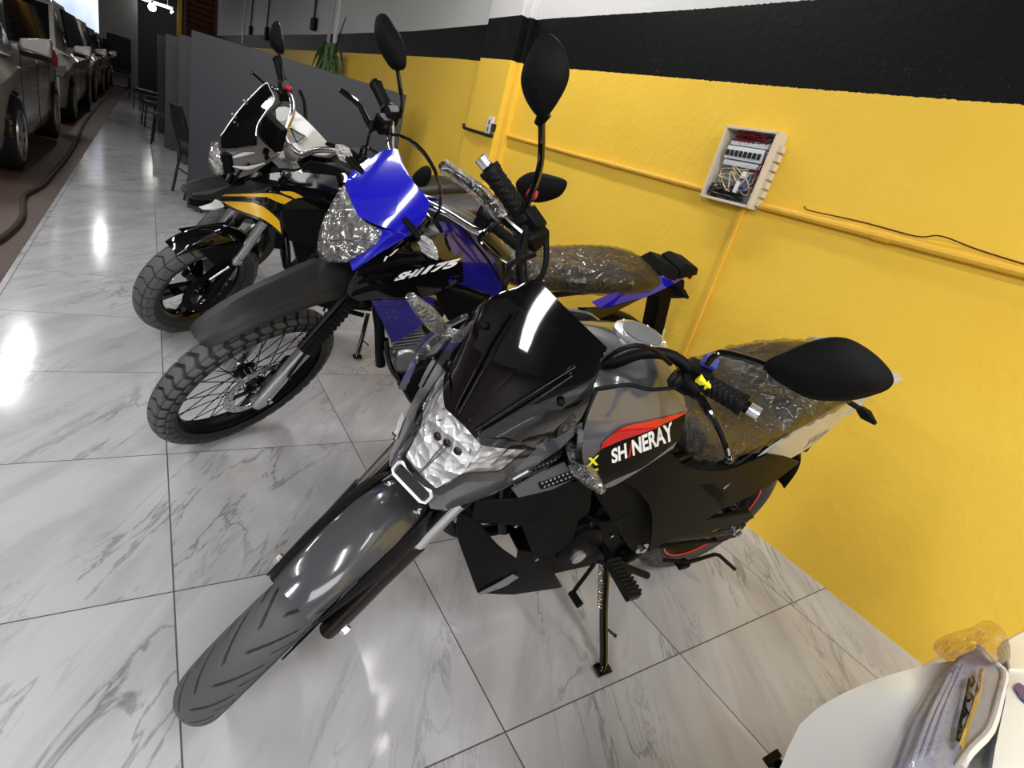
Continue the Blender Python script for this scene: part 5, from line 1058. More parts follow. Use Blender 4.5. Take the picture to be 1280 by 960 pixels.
# ---- body
def sv(u, v, w): return np.abs(v)-(.158-.40*np.clip(w-.93,0,.3)-.10*np.clip(.85-u,0,.3)-.15*np.clip(.70-w,0,.3))
b.part('fuel_tank', lambda bm: loft(bm, [body_ring(*q) for q in ((1.02,.06,.86,.98,2.3),(.96,.10,.84,1.045,2.3),(.86,.115,.82,1.075,2.3),(.74,.115,.80,1.06,2.3),(.64,.105,.79,1.01,2.3),(.57,.09,.78,.96,2.3))]), 'tank_film')
sd = both(b, 'tank_shroud', lambda bm: patch(bm, b, [[(450,334),(490,313),(530,298),(556,290)],[(437,352),(478,332),(530,315),(575,304)],[(432,368),(480,352),(530,340),(578,328)],[(447,376),(480,374),(530,372),(580,352)]], sv, False, (12,16), .006), 'gloss_black')
both(b, 'shroud_rib', lambda bm: patch(bm, b, [[(447,341),(458,334),(490,327),(528,320)],[(447,346),(460,340),(492,332),(532,325)]], sv, False, (3,12), .004, off=.004), 'satin_black', parent=sd)
both(b, 'shroud_rib', lambda bm: patch(bm, b, [[(451,350),(470,344),(491,342)],[(447,355),(470,350),(489,347)]], sv, False, (3,8), .004, off=.004), 'satin_black', parent=sd)
both(b, 'shroud_rib', lambda bm: patch(bm, b, [[(441,365),(460,358),(486,354)],[(439,370),(460,364),(484,360)]], sv, False, (3,8), .004, off=.004), 'satin_black', parent=sd)
both(b, 'side_panel', lambda bm: patch(bm, b, [[(548,276),(575,282),(612,308)],[(560,300),(590,305),(622,335)],[(572,330),(600,338),(627,355)],[(560,352),(590,360),(628,374)]], sv, False, (10,12), .006), 'blue_dark')
both(b, 'slash_mark', lambda bm: (patch(bm, b, [[(479,326),(482,320)],[(481,326),(485,320)]], sv, False, (2,3), .001, off=.003), patch(bm, b, [[(486,320),(496,311)],[(488,320),(498,311)]], sv, False, (2,3), .001, off=.003)), 'white_decal', parent=sd)
def w3(body, q, nm='lettering'): decal_text(b, nm, body, q, sv, 'white_decal', sd[0], off=.004, bold=.06)
w3('SH', [(491,352),(514,347),(524,336),(502,341)]); w3('I', [(516,346),(521,345),(531,334),(527,335)]); w3('175', [(525,344),(567,334),(578,322),(537,332)])
both(b, 'lower_scoop', lambda bm: (patch(bm, b, [[(465,378),(500,377),(541,374)],[(476,398),(505,398),(540,395)],[(490,427),(500,424),(516,414)]], sv, False, (8,8), .006, off=.004)), 'blue_scoop')
both(b, 'scoop_lip', lambda bm: patch(bm, b, [[(464,375),(500,374),(541,371)],[(466,381),(500,380),(541,377)]], sv, False, (3,8), .006, off=.009), 'blue_dark')
both(b, 'scoop_bolt', lambda bm: [ball(bm, b.hit(x,y,sv)+[0,.006,0], .0035, n=6) for x, y in ((483,388),(492,388),(486,395),(495,395),(489,401))], 'zinc_bolt')
both(b, 'frame_cover', lambda bm: patch(bm, b, [[(548,352),(590,362),(628,376)],[(545,375),(590,390),(625,400)],[(560,400),(585,410),(610,420)]], lambda u,v,w: np.abs(v)-.125, False, (6,8), .006), 'satin_black')
# seat and tail
SB = ((.60,.07,.86,.955),(.52,.105,.85,.965),(.40,.125,.86,.965),(.28,.135,.87,.980),(.15,.140,.885,1.005),(.02,.135,.905,1.02),(-.07,.115,.925,1.015),(-.125,.08,.945,.995))
sb = b.part('seat', lambda bm: loft(bm, [seatr(*q) for q in catmull([np.array(x) for x in SB], 4)]), 'seat_vinyl')
def filmb(bm):
    R = []
    for q in catmull([np.array(x) for x in SB], 14):
        o = []
        for k, p in enumerate(sring((q[0],0,(q[2]+q[3])/2), (0,1,0), (0,0,1), q[1]+.006, (q[3]-q[2])/2+.005, 3, 64)):
            z = math.sin(k*.9-q[0]*70)+math.sin(k*1.6+q[0]*85+1.1*math.sin(q[0]*27)); o.append(p+(p-np.array([q[0],0,(q[2]+q[3])/2]))*.030*max(0, z-.5))
        R.append(o)
    loft(bm, R)
b.part('seat_film', filmb, 'seat_film', parent=sb)
q = NB(766,316,(.05,-.06,1.03),False)
b.part('ink_scrawl', lambda bm: tube(bm, [q+np.array([x,y,.010+z]) for x,y,z in ((.02,.02,0),(.015,-.01,0),(.005,.015,0),(0,-.01,0),(-.01,.015,0),(-.018,-.012,0),(-.03,.01,0),(-.035,-.015,0))], .0015, 5, 3), 'black_decal', parent=sb)
b.part('rear_rack', lambda bm: (hull(bm, [(-.10,s*.085,1.0) for s in (-1,1)]+[(-.12,s*.06,1.045) for s in (-1,1)]+[(-.20,s*.075,1.035) for s in (-1,1)]+[(-.21,s*.08,.985) for s in (-1,1)]), hull(bm, [(-.20,s*.075,1.04) for s in (-1,1)]+[(-.22,s*.06,1.065) for s in (-1,1)]+[(-.31,s*.065,1.055) for s in (-1,1)]+[(-.34,s*.05,1.02) for s in (-1,1)]+[(-.22,s*.07,.99) for s in (-1,1)])), 'matte_black', bevel=.008)
def tb(u, v, w): return np.abs(v)-(.165-.22*np.clip(.25-u,0,.7))
both(b, 'tail_panel', lambda bm: patch(bm, b, [[(740,378),(790,357),(825,345),(852,339)],[(752,389),(790,379),(825,364),(855,348)]], tb, False, (5,14), .005, off=.0), 'blue_paint', bevel=.001)
both(b, 'tail_side', lambda bm: patch(bm, b, [[(722,385),(760,385),(800,374)],[(735,398),(752,398),(785,382)]], lambda u,v,w: np.abs(v)-.15, False, (5,8), .005), 'gloss_black')
b.part('plate_holder', lambda bm: (hull(bm, [(-.10,s*.045,.97) for s in (-1,1)]+[(-.30,s*.04,.98) for s in (-1,1)]+[(-.34,s*.05,.90) for s in (-1,1)]+[(-.20,s*.05,.88) for s in (-1,1)]), hull(bm, [(-.20,s*.045,.90) for s in (-1,1)]+[(-.27,s*.045,.90) for s in (-1,1)]+[(-.36,s*.05,.66) for s in (-1,1)]+[(-.30,s*.05,.66) for s in (-1,1)])), 'satin_black', bevel=.006)
q = NB(820,410,(-.36,.03,.70),False); b.part('plate_label', lambda bm: box(bm, q+[-.01,.02,0], (.012,.06,.05), rot3(0,.35,0)), 'white_plastic', bevel=.002)
for s in (1,-1): b.part('turn_signal', lambda bm: (tube(bm, [(-.22,s*.03,.945),(-.235,s*.065,.95)], .008, 8), hull(bm, [np.array([-.235,s*.06,.95])+np.array([-.03,s*.075,-.005])*t+np.array([x*h_,0,z*h_]) for t, h_ in ((0,.010),(.5,.017),(1,.005)) for x in (-1,1) for z in (-1,1)])), 'satin_black', bevel=.003)
b.part('rear_light', lambda bm: hull(bm, [(-.33,s*.035,w) for s in (-1,1) for w in (.985,1.02)]+[(-.345,s*.025,1.0) for s in (-1,1)]), 'red_decal', bevel=.003)
# engine, exhaust, frame
ce = np.array([.62,0,.40])
be = b.part('engine', lambda bm: hull(bm, [(u,s*.11,w) for u,w in ((.46,.36),(.45,.46),(.58,.52),(.82,.48),(.88,.38),(.80,.30),(.52,.29)) for s in (-1,1)]), 'engine_black', bevel=.01)
b.part('cylinder', lambda bm: [hull(bm, [(.80+.008*i+a, s*.070, .46+.0125*i+c+a*-.25) for s in (-1,1) for a in (-.062,.062) for c in (-.0022,.0022)]) for i in range(14)]+[hull(bm, [(.80+.008*i+a, s*.05, .46+.0125*i+a*-.25) for i in (0,13) for s in (-1,1) for a in (-.045,.045)])], 'alloy', parent=be)
b.part('cylinder_head', lambda bm: hull(bm, [(.91+a, s*.055, .66+c+a*-.25) for s in (-1,1) for a in (-.06,.06) for c in (-.02,.07)]), 'engine_black', parent=be, bevel=.008)
q = NB(508,452,(.84,.12,.43),False); b.part('wrapped_cover', lambda bm: tube(bm, [q+[0,-.06,0], q+[0,-.005,0], q+[0,.004,0]], [.055,.055,.045], 20), 'alloy', parent=be, bevel=.003)
b.part('film_wrap', lambda bm: tube(bm, [q+[0,-.05,0], q+[0,-.01,0], q+[0,.012,0]], [.062,.066,.05], 14), 'clear_wrap', parent=be)
ex = [NB(520,378,(.99,.055,.66),False), NB(530,393,(.985,.075,.60),False), NB(545,408,(.97,.09,.55),False), NB(556,425,(.93,.10,.50),False)]
xp = b.part('exhaust_header', lambda bm: tube(bm, [(.93,.0,.70)]+ex+[(.80,-.05,.28),(.50,-.10,.28)], .017, 12, 5), 'steel')
b.part('film_wrap', lambda bm: tube(bm, [ex[0]+(ex[0]-ex[1])*.15]+ex, [.018,.026,.027,.027,.024], 12, 5), 'clear_wrap', parent=xp)
gd = [NB(482,424,(1.0,.10,.60),False), NB(484,445,(.98,.11,.50),False), NB(490,462,(.94,.11,.42),False), NB(500,476,(.88,.11,.37),False), (.75,.10,.26),(.5,.09,.24)]
both(b, 'engine_guard', lambda bm: tube(bm, gd, .011, 10, 5), 'gloss_black')
q = [NB(x,y,(1.0,.10,.58),False) for x, y in ((491,428),(492,438))]; b.part('guard_bolt', lambda bm: [tube(bm, [p_+[0,-.004,0], p_+[0,.006,0]], .006, 6) for p_ in q], 'zinc_bolt')
b.part('frame', lambda bm: [tube(bm, [(1.05,s*.03,.98),(.88,s*.10,.86),(.60,s*.115,.78),(.44,s*.11,.56),(.46,s*.11,.34)], .017, 10, 4) for s in (-1,1)]+[tube(bm, [(1.07,0,.90),(1.0,0,.70),(.93,0,.40)], .02, 10, 4)]+[tube(bm, [(.6,s*.11,.80),(.2,s*.10,.90),(-.15,s*.06,.97)], .012, 8, 4) for s in (-1,1)], 'frame_black')
b.part('swing_arm', lambda bm: [tube(bm, [(.46,s*.10,.39),(.0,s*.11,.315),(-.05,s*.11,.31)], [.022,.016,.015], 12, 4) for s in (-1,1)], 'frame_black')
b.part('shock_absorber', lambda bm: tube(bm, [np.array([.30,.0,.42])+np.array([.12,0,.30])*t+np.array([.03*math.cos(t*50),.03*math.sin(t*50),0]) for t in np.linspace(0,1,160)], .005, 6), 'red_decal')
b.part('rear_fender', lambda bm: fender_geo(bm, (0,0,.31), [(70,.44,.06,.02),(100,.46,.065,.02),(130,.48,.06,.02),(150,.50,.05,.02)]), 'satin_black')
wr_ = cast_wheel(b, 'rear_wheel', (0,0,.31), .222, .11, None, False); tyre(b, (0,0,.31), .31, .115, .222, 'knobby', 'tread_knobby', wr_, na=500, ns=40, depth=.008)
b.part('foot_peg', lambda bm: (hull(bm, [(.56+x*.02,y,.36+z*.008) for x in (-1,1) for y in (.13,.25) for z in (-1,1)])), 'frame_black', bevel=.002)
b.part('foot_peg', lambda bm: (hull(bm, [(.56+x*.02,-y,.36+z*.008) for x in (-1,1) for y in (.13,.25) for z in (-1,1)])), 'frame_black', bevel=.002)
stand(b, (.57,.30,.075), (.55,.12,.30))
b.part('silencer', lambda bm: tube(bm, [(.5,-.10,.28),(.3,-.13,.40),(.1,-.15,.52),(-.2,-.155,.66)], [.018,.03,.05,.05], 16, 4), 'satin_black')
# ------------------------------------------------------------------ black touring motorcycle with yellow stripes
k = Bike([1.58,2.9815,3.1205,.2024,.6403,-.0078,1.3693,.4546], .31, .31, .115, .13, 'motorcycle', 'black motorcycle with yellow stripes, clear screen and pointed beak')
def NK(px, py, p, st=True): return near(k, px, py, p, st)
fk = cast_wheel(k, 'front_wheel', k.fa, .222, .10, None, True, spokes=5, colour='gloss_black')
tyre(k, k.fa, .31, .115, .222, 'dual', 'tread_dual', fk, st=True, na=900, ns=60, depth=.005)
disc(k, k.fa, .062, .13, .09, fk, True, material='satin_black', holes=False)
q = k.fa+np.array([-.17,.068,.17]); k.part('tyre_label', lambda bm: hull(bm, [k.fa+np.array([.235,.052,-.095])+np.array([x*.006,y*.002,z*.022]) for x in (-1,1) for y in (-1,1) for z in (-1,1)]), 'red_decal', True, parent=fk)
PK = lambda s, t, f=0.: np.array([k.fa[0]+k.k[0]*t+k.f[0]*f, s*.083, k.fa[2]+k.k[2]*t+k.f[2]*f])
for s in (1, -1):
    L_ = k.part('fork_leg', lambda bm: tube(bm, [PK(s,-.03), PK(s,.02), PK(s,.12), PK(s,.20)], [.024,.028,.023,.021], 18), 'satin_black', True)
    k.part('stanchion', lambda bm: (tube(bm, [PK(s,.17), PK(s,.215), PK(s,.22)], [.012,.019,.022], 18), tube(bm, [PK(s,.22), PK(s,.245)], .027, 18), tube(bm, [PK(s,.245), PK(s,.62)], .023, 18)), 'steel', True, parent=L_)
    k.part('fork_bolt', lambda bm: [tube(bm, [PK(s,t,.0)+[0,s*.022,0], PK(s,t,0)+[0,s*.034,0]], .007, 8) for t in (.10,.135)], 'zinc_bolt', True, parent=L_)
for t in (.58, .74): k.part('triple_clamp', lambda bm: hull(bm, [PK(s, t+dz)+[dx, s*.025, 0] for s in (-1,1) for dz in (-.016,.016) for dx in (-.03,.03)]+[np.array([PK(0,t+dz)[0]-.07, 0, PK(0,t+dz)[2]-.02]) for dz in (-.016,.016)]), 'frame_black' if t < .6 else 'steel', True, bevel=.005)
k.part('fender_rod', lambda bm: tube(bm, [PK(1,.09,.07)+[0,.0,0], PK(1,.19,.03)+[0,.012,0]], .006, 8), 'badge_metal', True)
k.part('front_fender', lambda bm: fender_geo(bm, k.fa, [(58,.336,.050,.012),(70,.345,.060,.03),(90,.350,.066,.05),(112,.350,.066,.06),(135,.345,.060,.05),(155,.34,.05,.03)]), 'gloss_black', True)
k.part('fender_stay', lambda bm: [hull(bm, [(k.fa[0]+a, s*.07+q_*.004, k.fa[2]+c) for a, c in ((-.16,.30),(.10,.31),(-.06,.12),(-.12,.16)) for q_ in (-1,1)]) for s in (-1,1)], 'satin_black', True, bevel=.003)
# beak, headlight, screen (all turn with the bars)
bk = [NK(*p) for p in ((224,236,(1.50,-.065,.855)),(227,230,(1.48,-.07,.875)),(250,222,(1.42,-.07,.90)),(276,219,(1.36,-.05,.92)),(289,231,(1.335,.035,.925)),(264,244,(1.42,.03,.87)),(239,244,(1.478,.01,.852)),(232,241,(1.49,-.02,.85)))]
k.part('beak', lambda bm: hull(bm, bk+[p+np.array([-.02,0,-.03]) for p in bk[3:]]+[p+np.array([-.05,0,-.022]) for p in bk[:3]]), 'matte_fender', True, bevel=.005)
bb = [NK(*p) for p in ((236,244,(1.46,-.03,.845)),(264,244,(1.40,.03,.85)),(264,254,(1.40,.03,.81)),(247,259,(1.44,.0,.80)),(236,256,(1.46,-.03,.80)))]
k.part('beak_bracket', lambda bm: hull(bm, bb+[p+np.array([-.02,-.01,0]) for p in bb]), 'satin_black', True, bevel=.002)
hl = [NK(*p) for p in ((286,193,(1.37,.02,1.03)),(300,188,(1.33,.03,1.06)),(313,186,(1.28,.035,1.075)),(333,182,(1.20,.045,1.09)),(350,194,(1.13,.05,1.055)),(336,204,(1.17,.06,1.02)),(318,216,(1.24,.07,.97)),(299,223,(1.30,.06,.94)),(289,216,(1.36,.035,.96)))]
H = k.part('headlight_housing', lambda bm: hull(bm, hl+[p*np.array([1,-1,1]) for p in hl]), 'silver_panel', True, bevel=.004)
k.part('housing_flash', lambda bm: [tube(bm, [a_+[0,.004,.003] for a_ in P], [.003,.008,.003], 6, 4) for P in ([NK(290,208,(1.36,.045,.99)), NK(308,210,(1.30,.06,.99)), NK(330,204,(1.2,.065,1.01))], [NK(290,197,(1.36,.035,1.02)), NK(303,193,(1.31,.04,1.05)), NK(317,191,(1.26,.045,1.06))])], 'white_paint', True, parent=H)
tri_ = [NK(*p) for p in ((313,185,(1.28,.03,1.085)),(330,181,(1.21,.04,1.10)),(351,193,(1.13,.055,1.065)),(331,200,(1.19,.065,1.05)))]
k.part('housing_plate', lambda bm: slab(bm, tri_, (0,-.004,-.008)), 'silver_panel', True, parent=H)
q = NK(332,190,(1.2,.045,1.09)); k.part('adjuster_knob', lambda bm: tube(bm, [q+[0,0,-.004], q+[0,.004,.014]], .012, 14), 'satin_black', True, parent=H)
q = NK(333,197,(1.2,.055,1.07)); k.part('adjuster_knob', lambda bm: tube(bm, [q+[0,0,-.004], q+[0,.004,.010]], .009, 14), 'satin_black', True, parent=H)
k.part('lamp_ring', lambda bm: hull(bm, [NK(px,py,(u,v,w))+np.array([dx,0,0]) for px,py,u,v,w in ((275,192,1.39,0,1.02),(286,193,1.37,.03,1.03),(289,217,1.36,.045,.96),(279,217,1.385,.01,.95),(274,205,1.395,-.01,.98)) for dx in (0,-.02)]+[NK(px,py,(u,v,w))*np.array([1,-1,1]) for px,py,u,v,w in ((286,193,1.37,.03,1.03),(289,217,1.36,.045,.96))]), 'satin_black', True, bevel=.003, parent=H)
k.part('headlight_lens', lambda bm: hull(bm, [NK(px,py,(u,v,w)) for px,py,u,v,w in ((265,180,1.40,-.06,1.05),(272,178,1.38,-.02,1.06),(274,190,1.40,0,1.02),(276,205,1.40,.01,.98),(279,216,1.39,.015,.95),(268,214,1.42,-.02,.95),(262,200,1.425,-.05,.98),(263,190,1.42,-.06,1.01))]), 'reflector_wrapped', True, bevel=.004, parent=H)
k.part('film_wrap', lambda bm: hull(bm, [NK(px,py,(u,v,w)) for px,py,u,v,w in ((263,177,1.405,-.065,1.06),(273,176,1.385,-.02,1.07),(278,205,1.405,.012,.98),(281,219,1.395,.02,.945),(266,217,1.43,-.02,.945),(260,202,1.435,-.052,.98))]), 'clear_wrap', True, parent=H)
# screen
SA = [[(332,104),(337,110),(343,125)],[(313,122),(324,136),(333,140)],[(297,140),(310,152),(325,155)]]
SBk = [[(297,140),(310,152),(325,155)],[(284,155),(300,166),(321,166)],[(275,172),(298,180),(321,178)],[(277,185),(298,185),(321,181)]]
sp1 = k.plane((1.40,1.05),(1.19,1.33), .6)
scn = k.part('windscreen', lambda bm: patch(bm, k, SA, sp1, True, (8,8), .003, mirror=False), 'smoke_screen', True)
k.part('screen_base', lambda bm: patch(bm, k, SBk, sp1, True, (10,8), .003, mirror=False), 'gloss_black', True, parent=scn)
k.part('screen_edge', lambda bm: tube(bm, [k.hit(*p, sp1, True) for p in ((276,170),(297,140),(313,122),(332,104),(337,110),(343,125),(332,140),(322,156),(320,170))], .0022, 8, 3), 'badge_metal', True, parent=scn)
k.part('screen_bolt', lambda bm: [ball(bm, k.hit(*p, sp1, True)+[.006,0,.004], .006, n=8) for p in ((295,154),(307,127),(292,144))], 'zinc_bolt', True, parent=scn)
k.part('instrument_panel', lambda bm: hull(bm, [(1.16+x*.02,s*.055,1.14+z) for x in (-1,1) for s in (-1,1) for z in (-.05,.06)]), 'satin_black', True, bevel=.006)
# bars
Ro, Ri = NK(346,74,(.868,-.385,1.25)), NK(354,106,(.905,-.265,1.215))
Li_, Lo = np.array([.905,.262,1.195]), np.array([.868,.385,1.20])
hk = k.part('handlebar', lambda bm: tube(bm, [Ro, Ri, NK(364,124,(.94,-.185,1.19)), NK(365,142,(.975,-.12,1.155)), NK(357,163,(1.0,-.075,1.09)), NK(362,182,(1.0,-.03,1.05)), (1.0,.03,1.05), (.985,.09,1.12), (.95,.18,1.18), Li_, Lo], .013, 14, 5), 'steel', True)
k.part('grip', lambda bm: grip_geo(bm, Ri, Ro, .017), 'grip_rubber', True, parent=hk); k.part('grip', lambda bm: grip_geo(bm, Li_, Lo, .017), 'grip_rubber', True, parent=hk)
dR = (Ri-Ro)/np.linalg.norm(Ri-Ro); dL = (Li_-Lo)/np.linalg.norm(Li_-Lo); sk = pod(k, Ri+dR*.03, dR, hk, (.03,.03,.03)); pod(k, Li_+dL*.03, dL, hk, (.03,.03,.03))
q = NK(360,110,(.92,-.225,1.235)); k.part('kill_switch', lambda bm: box(bm, q, (.022,.030,.016), rot3(.2,.2,.3)), 'red_plastic', True, bevel=.004, parent=sk)
k.part('bar_clamp', lambda bm: [hull(bm, [NK(px,py,p)+np.array([x*.012,0,0]) for px,py,p in ((356,188,(1.0,-.04,1.04)),(366,177,(1.0,-.02,1.07)),(381,192,(.98,.02,1.04)),(372,204,(.99,.02,1.0)),(360,200,(1.0,-.03,1.01))) for x in (-1,1)])], 'steel', True, bevel=.004, parent=hk)
lever(k, [NK(352,116,(.95,-.215,1.20)), NK(342,110,(1.0,-.245,1.195)), NK(330,104,(1.015,-.29,1.19)), NK(322,97,(1.02,-.32,1.19)), NK(315,91,(1.02,-.348,1.19))], hk)
mirror_shell(k, [(346,26),(342,40),(342,56),(345,64),(352,69),(355,62),(354,52),(351,40),(349,30)], .90, .04, stem=[NK(354,108,(.92,-.23,1.22)), NK(352,90,(.91,-.28,1.26)), NK(349,66,(.90,-.325,1.31))], sr=.008)
mirror_shell(k, [(517,228),(519,218),(526,210),(534,207),(539,212),(538,224),(532,233),(522,233)], .88, .04, stem=[np.array([.90,.24,1.22]), np.array([.89,.27,1.26]), NK(524,231,(.88,.36,1.26))], sr=.007)
# body
def kv(u, v, w): return np.abs(v)-(.160-.35*np.clip(w-.90,0,.3)-.45*np.clip(u-1.12,0,.4)-.1*np.clip(.7-w,0,.3))
k.part('fuel_tank', lambda bm: loft(bm, [body_ring(*q) for q in ((1.06,.06,.84,.92,2.3),(1.0,.12,.80,.97,2.3),(.90,.15,.78,1.00,2.3),(.78,.15,.78,1.01,2.3),(.66,.13,.77,.99,2.3),(.57,.10,.76,.94,2.3))]), 'gloss_black')
sk_ = both(k, 'side_fairing', lambda bm: patch(bm, k, [[(264,241),(300,226),(340,215),(380,215),(420,220)],[(268,248),(310,240),(350,232),(390,232),(425,238)],[(300,255),(335,258),(365,258),(395,258),(420,262)],[(345,275),(355,285),(365,300),(390,305),(410,305)]], kv, False, (12,16), .006), 'gloss_black')
both(k, 'yellow_stripe', lambda bm: patch(bm, k, [[(272,243),(300,242),(336,241),(348,248)],[(274,245),(300,245),(333,246),(354,255)]], kv, False, (4,12), .002, off=.004), 'yellow_paint', parent=sk_)
both(k, 'yellow_stripe', lambda bm: patch(bm, k, [[(336,241),(350,243),(365,249)],[(344,247),(350,250),(355,255)]], kv, False, (4,6), .002, off=.004), 'yellow_paint', parent=sk_)
both(k, 'yellow_stripe', lambda bm: patch(bm, k, [[(350,239),(366,239),(379,246)],[(357,243),(364,245),(368,248)]], kv, False, (4,6), .002, off=.004), 'yellow_paint', parent=sk_)
both(k, 'yellow_wing', lambda bm: patch(bm, k, [[(279,251),(300,251),(322,253),(340,265),(349,275)],[(284,254),(300,262),(330,272),(344,283),(351,290)]], kv, False, (5,14), .006, off=.012), 'yellow_paint')
both(k, 'wing_backing', lambda bm: patch(bm, k, [[(276,250),(300,248),(325,250),(344,262),(354,278)],[(281,257),(300,266),(328,276),(342,287),(353,294)]], kv, False, (5,14), .006, off=.005), 'gloss_black')
both(k, 'lower_fairing', lambda bm: patch(bm, k, [[(352,262),(380,262),(410,262)],[(356,285),(380,290),(405,292)],[(362,300),(380,305),(398,308)]], kv, False, (6,8), .006, off=.006), 'matte_black')
q = [NK(*p, False) for p in ((347,250,(1.35,-.15,.80)),(247,251,(1.36,-.14,.80)))]
ws = k.part('turn_signal', lambda bm: hull(bm, [NK(px,py,(1.33,-.10+v,.78))+np.array([x*.012,0,0]) for px,py,v in ((247,251,-.04),(257,246,-.02),(276,253,.02),(278,259,.03),(271,262,.02),(256,262,-.02),(249,257,-.03)) for x in (-1,1)]), 'white_decal', True, bevel=.003)
k.part('turn_signal', lambda bm: hull(bm, [np.array([1.2,.14,.80])+np.array([.0,.10,.0])*t+np.array([x*h_,0,z*h_]) for t, h_ in ((0,.010),(.5,.02),(1,.006)) for x in (-1,1) for z in (-1,1)]), 'satin_black', True, bevel=.003) if False else None
SKs = ((.60,.08,.84,.93),(.50,.12,.83,.92),(.36,.135,.84,.92),(.22,.14,.86,.95),(.08,.13,.90,.99),(-.06,.115,.93,1.01),(-.16,.08,.95,1.0))
k.part('seat', lambda bm: loft(bm, [seatr(*q) for q in catmull([np.array(x) for x in SKs], 4)]), 'seat_vinyl')
k.part('tail_unit', lambda bm: hull(bm, [(-.05,s*.10,.94) for s in (-1,1)]+[(-.30,s*.06,1.0) for s in (-1,1)]+[(-.30,s*.05,.94) for s in (-1,1)]+[(.2,s*.11,.84) for s in (-1,1)]+[(-.1,s*.08,.88) for s in (-1,1)]), 'gloss_black', bevel=.01)
ke = k.part('engine', lambda bm: hull(bm, [(u,s*.12,w) for u,w in ((.46,.34),(.44,.48),(.58,.56),(.86,.52),(.94,.40),(.84,.29),(.52,.28)) for s in (-1,1)]), 'engine_black', bevel=.012)
k.part('cylinder', lambda bm: hull(bm, [(u,s*.07,w) for u,w in ((.76,.5),(.92,.46),(1.0,.70),(.84,.76)) for s in (-1,1)]), 'engine_black', parent=ke, bevel=.01)
k.part('engine_cover', lambda bm: tube(bm, [(.62,.10,.42),(.62,.145,.42),(.62,.15,.42)], [.085,.085,.07], 24), 'satin_black', parent=ke)
k.part('frame', lambda bm: [tube(bm, [(1.08,s*.03,.92),(.9,s*.12,.82),(.62,s*.13,.74),(.46,s*.125,.54),(.46,s*.12,.34)], .018, 10, 4) for s in (-1,1)]+[tube(bm, [(1.05,s*.02,.84),(1.0,s*.09,.6),(.92,s*.10,.34),(.55,s*.1,.24)], .014, 10, 4) for s in (-1,1)]+[tube(bm, [(.6,s*.12,.76),(.1,s*.10,.86),(-.2,s*.06,.94)], .012, 8, 4) for s in (-1,1)], 'frame_black')
k.part('radiator', lambda bm: hull(bm, [(1.04+a*.02, s*.10, w) for a in (-1,1) for s in (-1,1) for w in (.58,.84)]), 'satin_black', bevel=.006)
k.part('swing_arm', lambda bm: [tube(bm, [(.46,s*.10,.39),(.0,s*.115,.315),(-.05,s*.115,.31)], [.024,.018,.016], 12, 4) for s in (-1,1)], 'frame_black')
rear_wheel(k, 'dual', tm='tread_dual')
stand(k, NK(447,445,(.597,.29,.085),False), NK(460,392,(.565,.14,.28),False), spring=False)
q = NK(452,378,(.60,.14,.34),False); k.part('stand_pivot', lambda bm: (hull(bm, [q+np.array([x*.02,y*.01,z*.022]) for x in (-1,1) for y in (-1,1) for z in (-1,1)])), 'bronze_leg', bevel=.005)
k.part('gear_lever', lambda bm: tube(bm, [(.70,.13,.34),(.78,.16,.31),(.80,.20,.31)], .006, 8, 4), 'satin_black')
for s in (1,-1): k.part('foot_peg', lambda bm: hull(bm, [(.56+x*.02,s*y,.36+z*.008) for x in (-1,1) for y in (.13,.24) for z in (-1,1)]), 'frame_black', bevel=.002)
cable(k, [NK(352,128,(.95,-.18,1.17)), NK(330,150,(1.10,-.10,1.14)), NK(322,168,(1.12,-.05,1.08))], .005, True)
cable(k, [NK(390,200,(.97,.06,1.02)), NK(372,212,(1.05,.08,.98)), NK(350,212,(1.10,.09,.96)), NK(340,225,(1.14,.09,.9))], .005, True)
cable(k, [NK(312,205,(1.26,.08,1.0)), NK(300,215,(1.30,.08,.96)), NK(290,232,(1.31,.07,.9))], .005, True)
cable(k, [NK(325,255,(1.12,.1,.75)), NK(322,275,(1.13,.1,.68)), NK(345,300,(1.1,.1,.6))], .005, False)
# ------------------------------------------------------------------ white motorcycle behind it
w = Bike([1.86,4.02,3.1205,.2024,.52,-.0078,1.3693,.4546], .30, .30, .10, .12, 'motorcycle', 'white motorcycle with triangular headlight, behind the black and yellow one')
def NW(px, py, p, st=True): return near(w, px, py, p, st)
f_ = cast_wheel(w, 'front_wheel', w.fa, .216, .09, None, True); tyre(w, w.fa, .30, .10, .216, 'street', 'tread_street', f_, st=True, na=500, ns=40)
fork(w, v=.08, vb=.11, lower=.27, top=.66)
w.part('front_fender', lambda bm: fender_geo(bm, w.fa, [(64,.345,.048,.02),(85,.35,.058,.03),(105,.35,.058,.03),(125,.345,.05,.03)]), 'satin_black', True)
fr_ = lambda pts, dx=-.03, du=0: [NW(px, py, p) for px, py, p in pts]
A_ = fr_(((344,134,(1.15,-.10,1.22)),(356,133,(1.10,-.06,1.24)),(368,137,(1.04,.0,1.24)),(385,152,(1.0,.06,1.20)),(407,176,(.95,.13,1.12)),(419,189,(.92,.16,1.07)),(407,195,(.95,.16,1.03)),(381,192,(1.05,.14,1.02)),(355,180,(1.15,.08,1.02)),(337,179,(1.22,.02,1.0)),(346,160,(1.22,-.03,1.12))))
w.part('front_fairing', lambda bm: slab(bm, A_, (-.05,-.02,-.03)), 'white_paint', True, bevel=.004)
hlw = fr_(((348,152,(1.215,-.02,1.13)),(360,150,(1.19,.01,1.14)),(366,160,(1.17,.04,1.10)),(384,170,(1.10,.09,1.09)),(374,178,(1.14,.09,1.05)),(356,180,(1.19,.06,1.03)),(340,178,(1.235,.01,1.01))))
w.part('headlight', lambda bm: slab(bm, [p+np.array([.02,.006,.004]) for p in hlw], (-.03,0,-.01)), 'reflector_fine', True, bevel=.003)
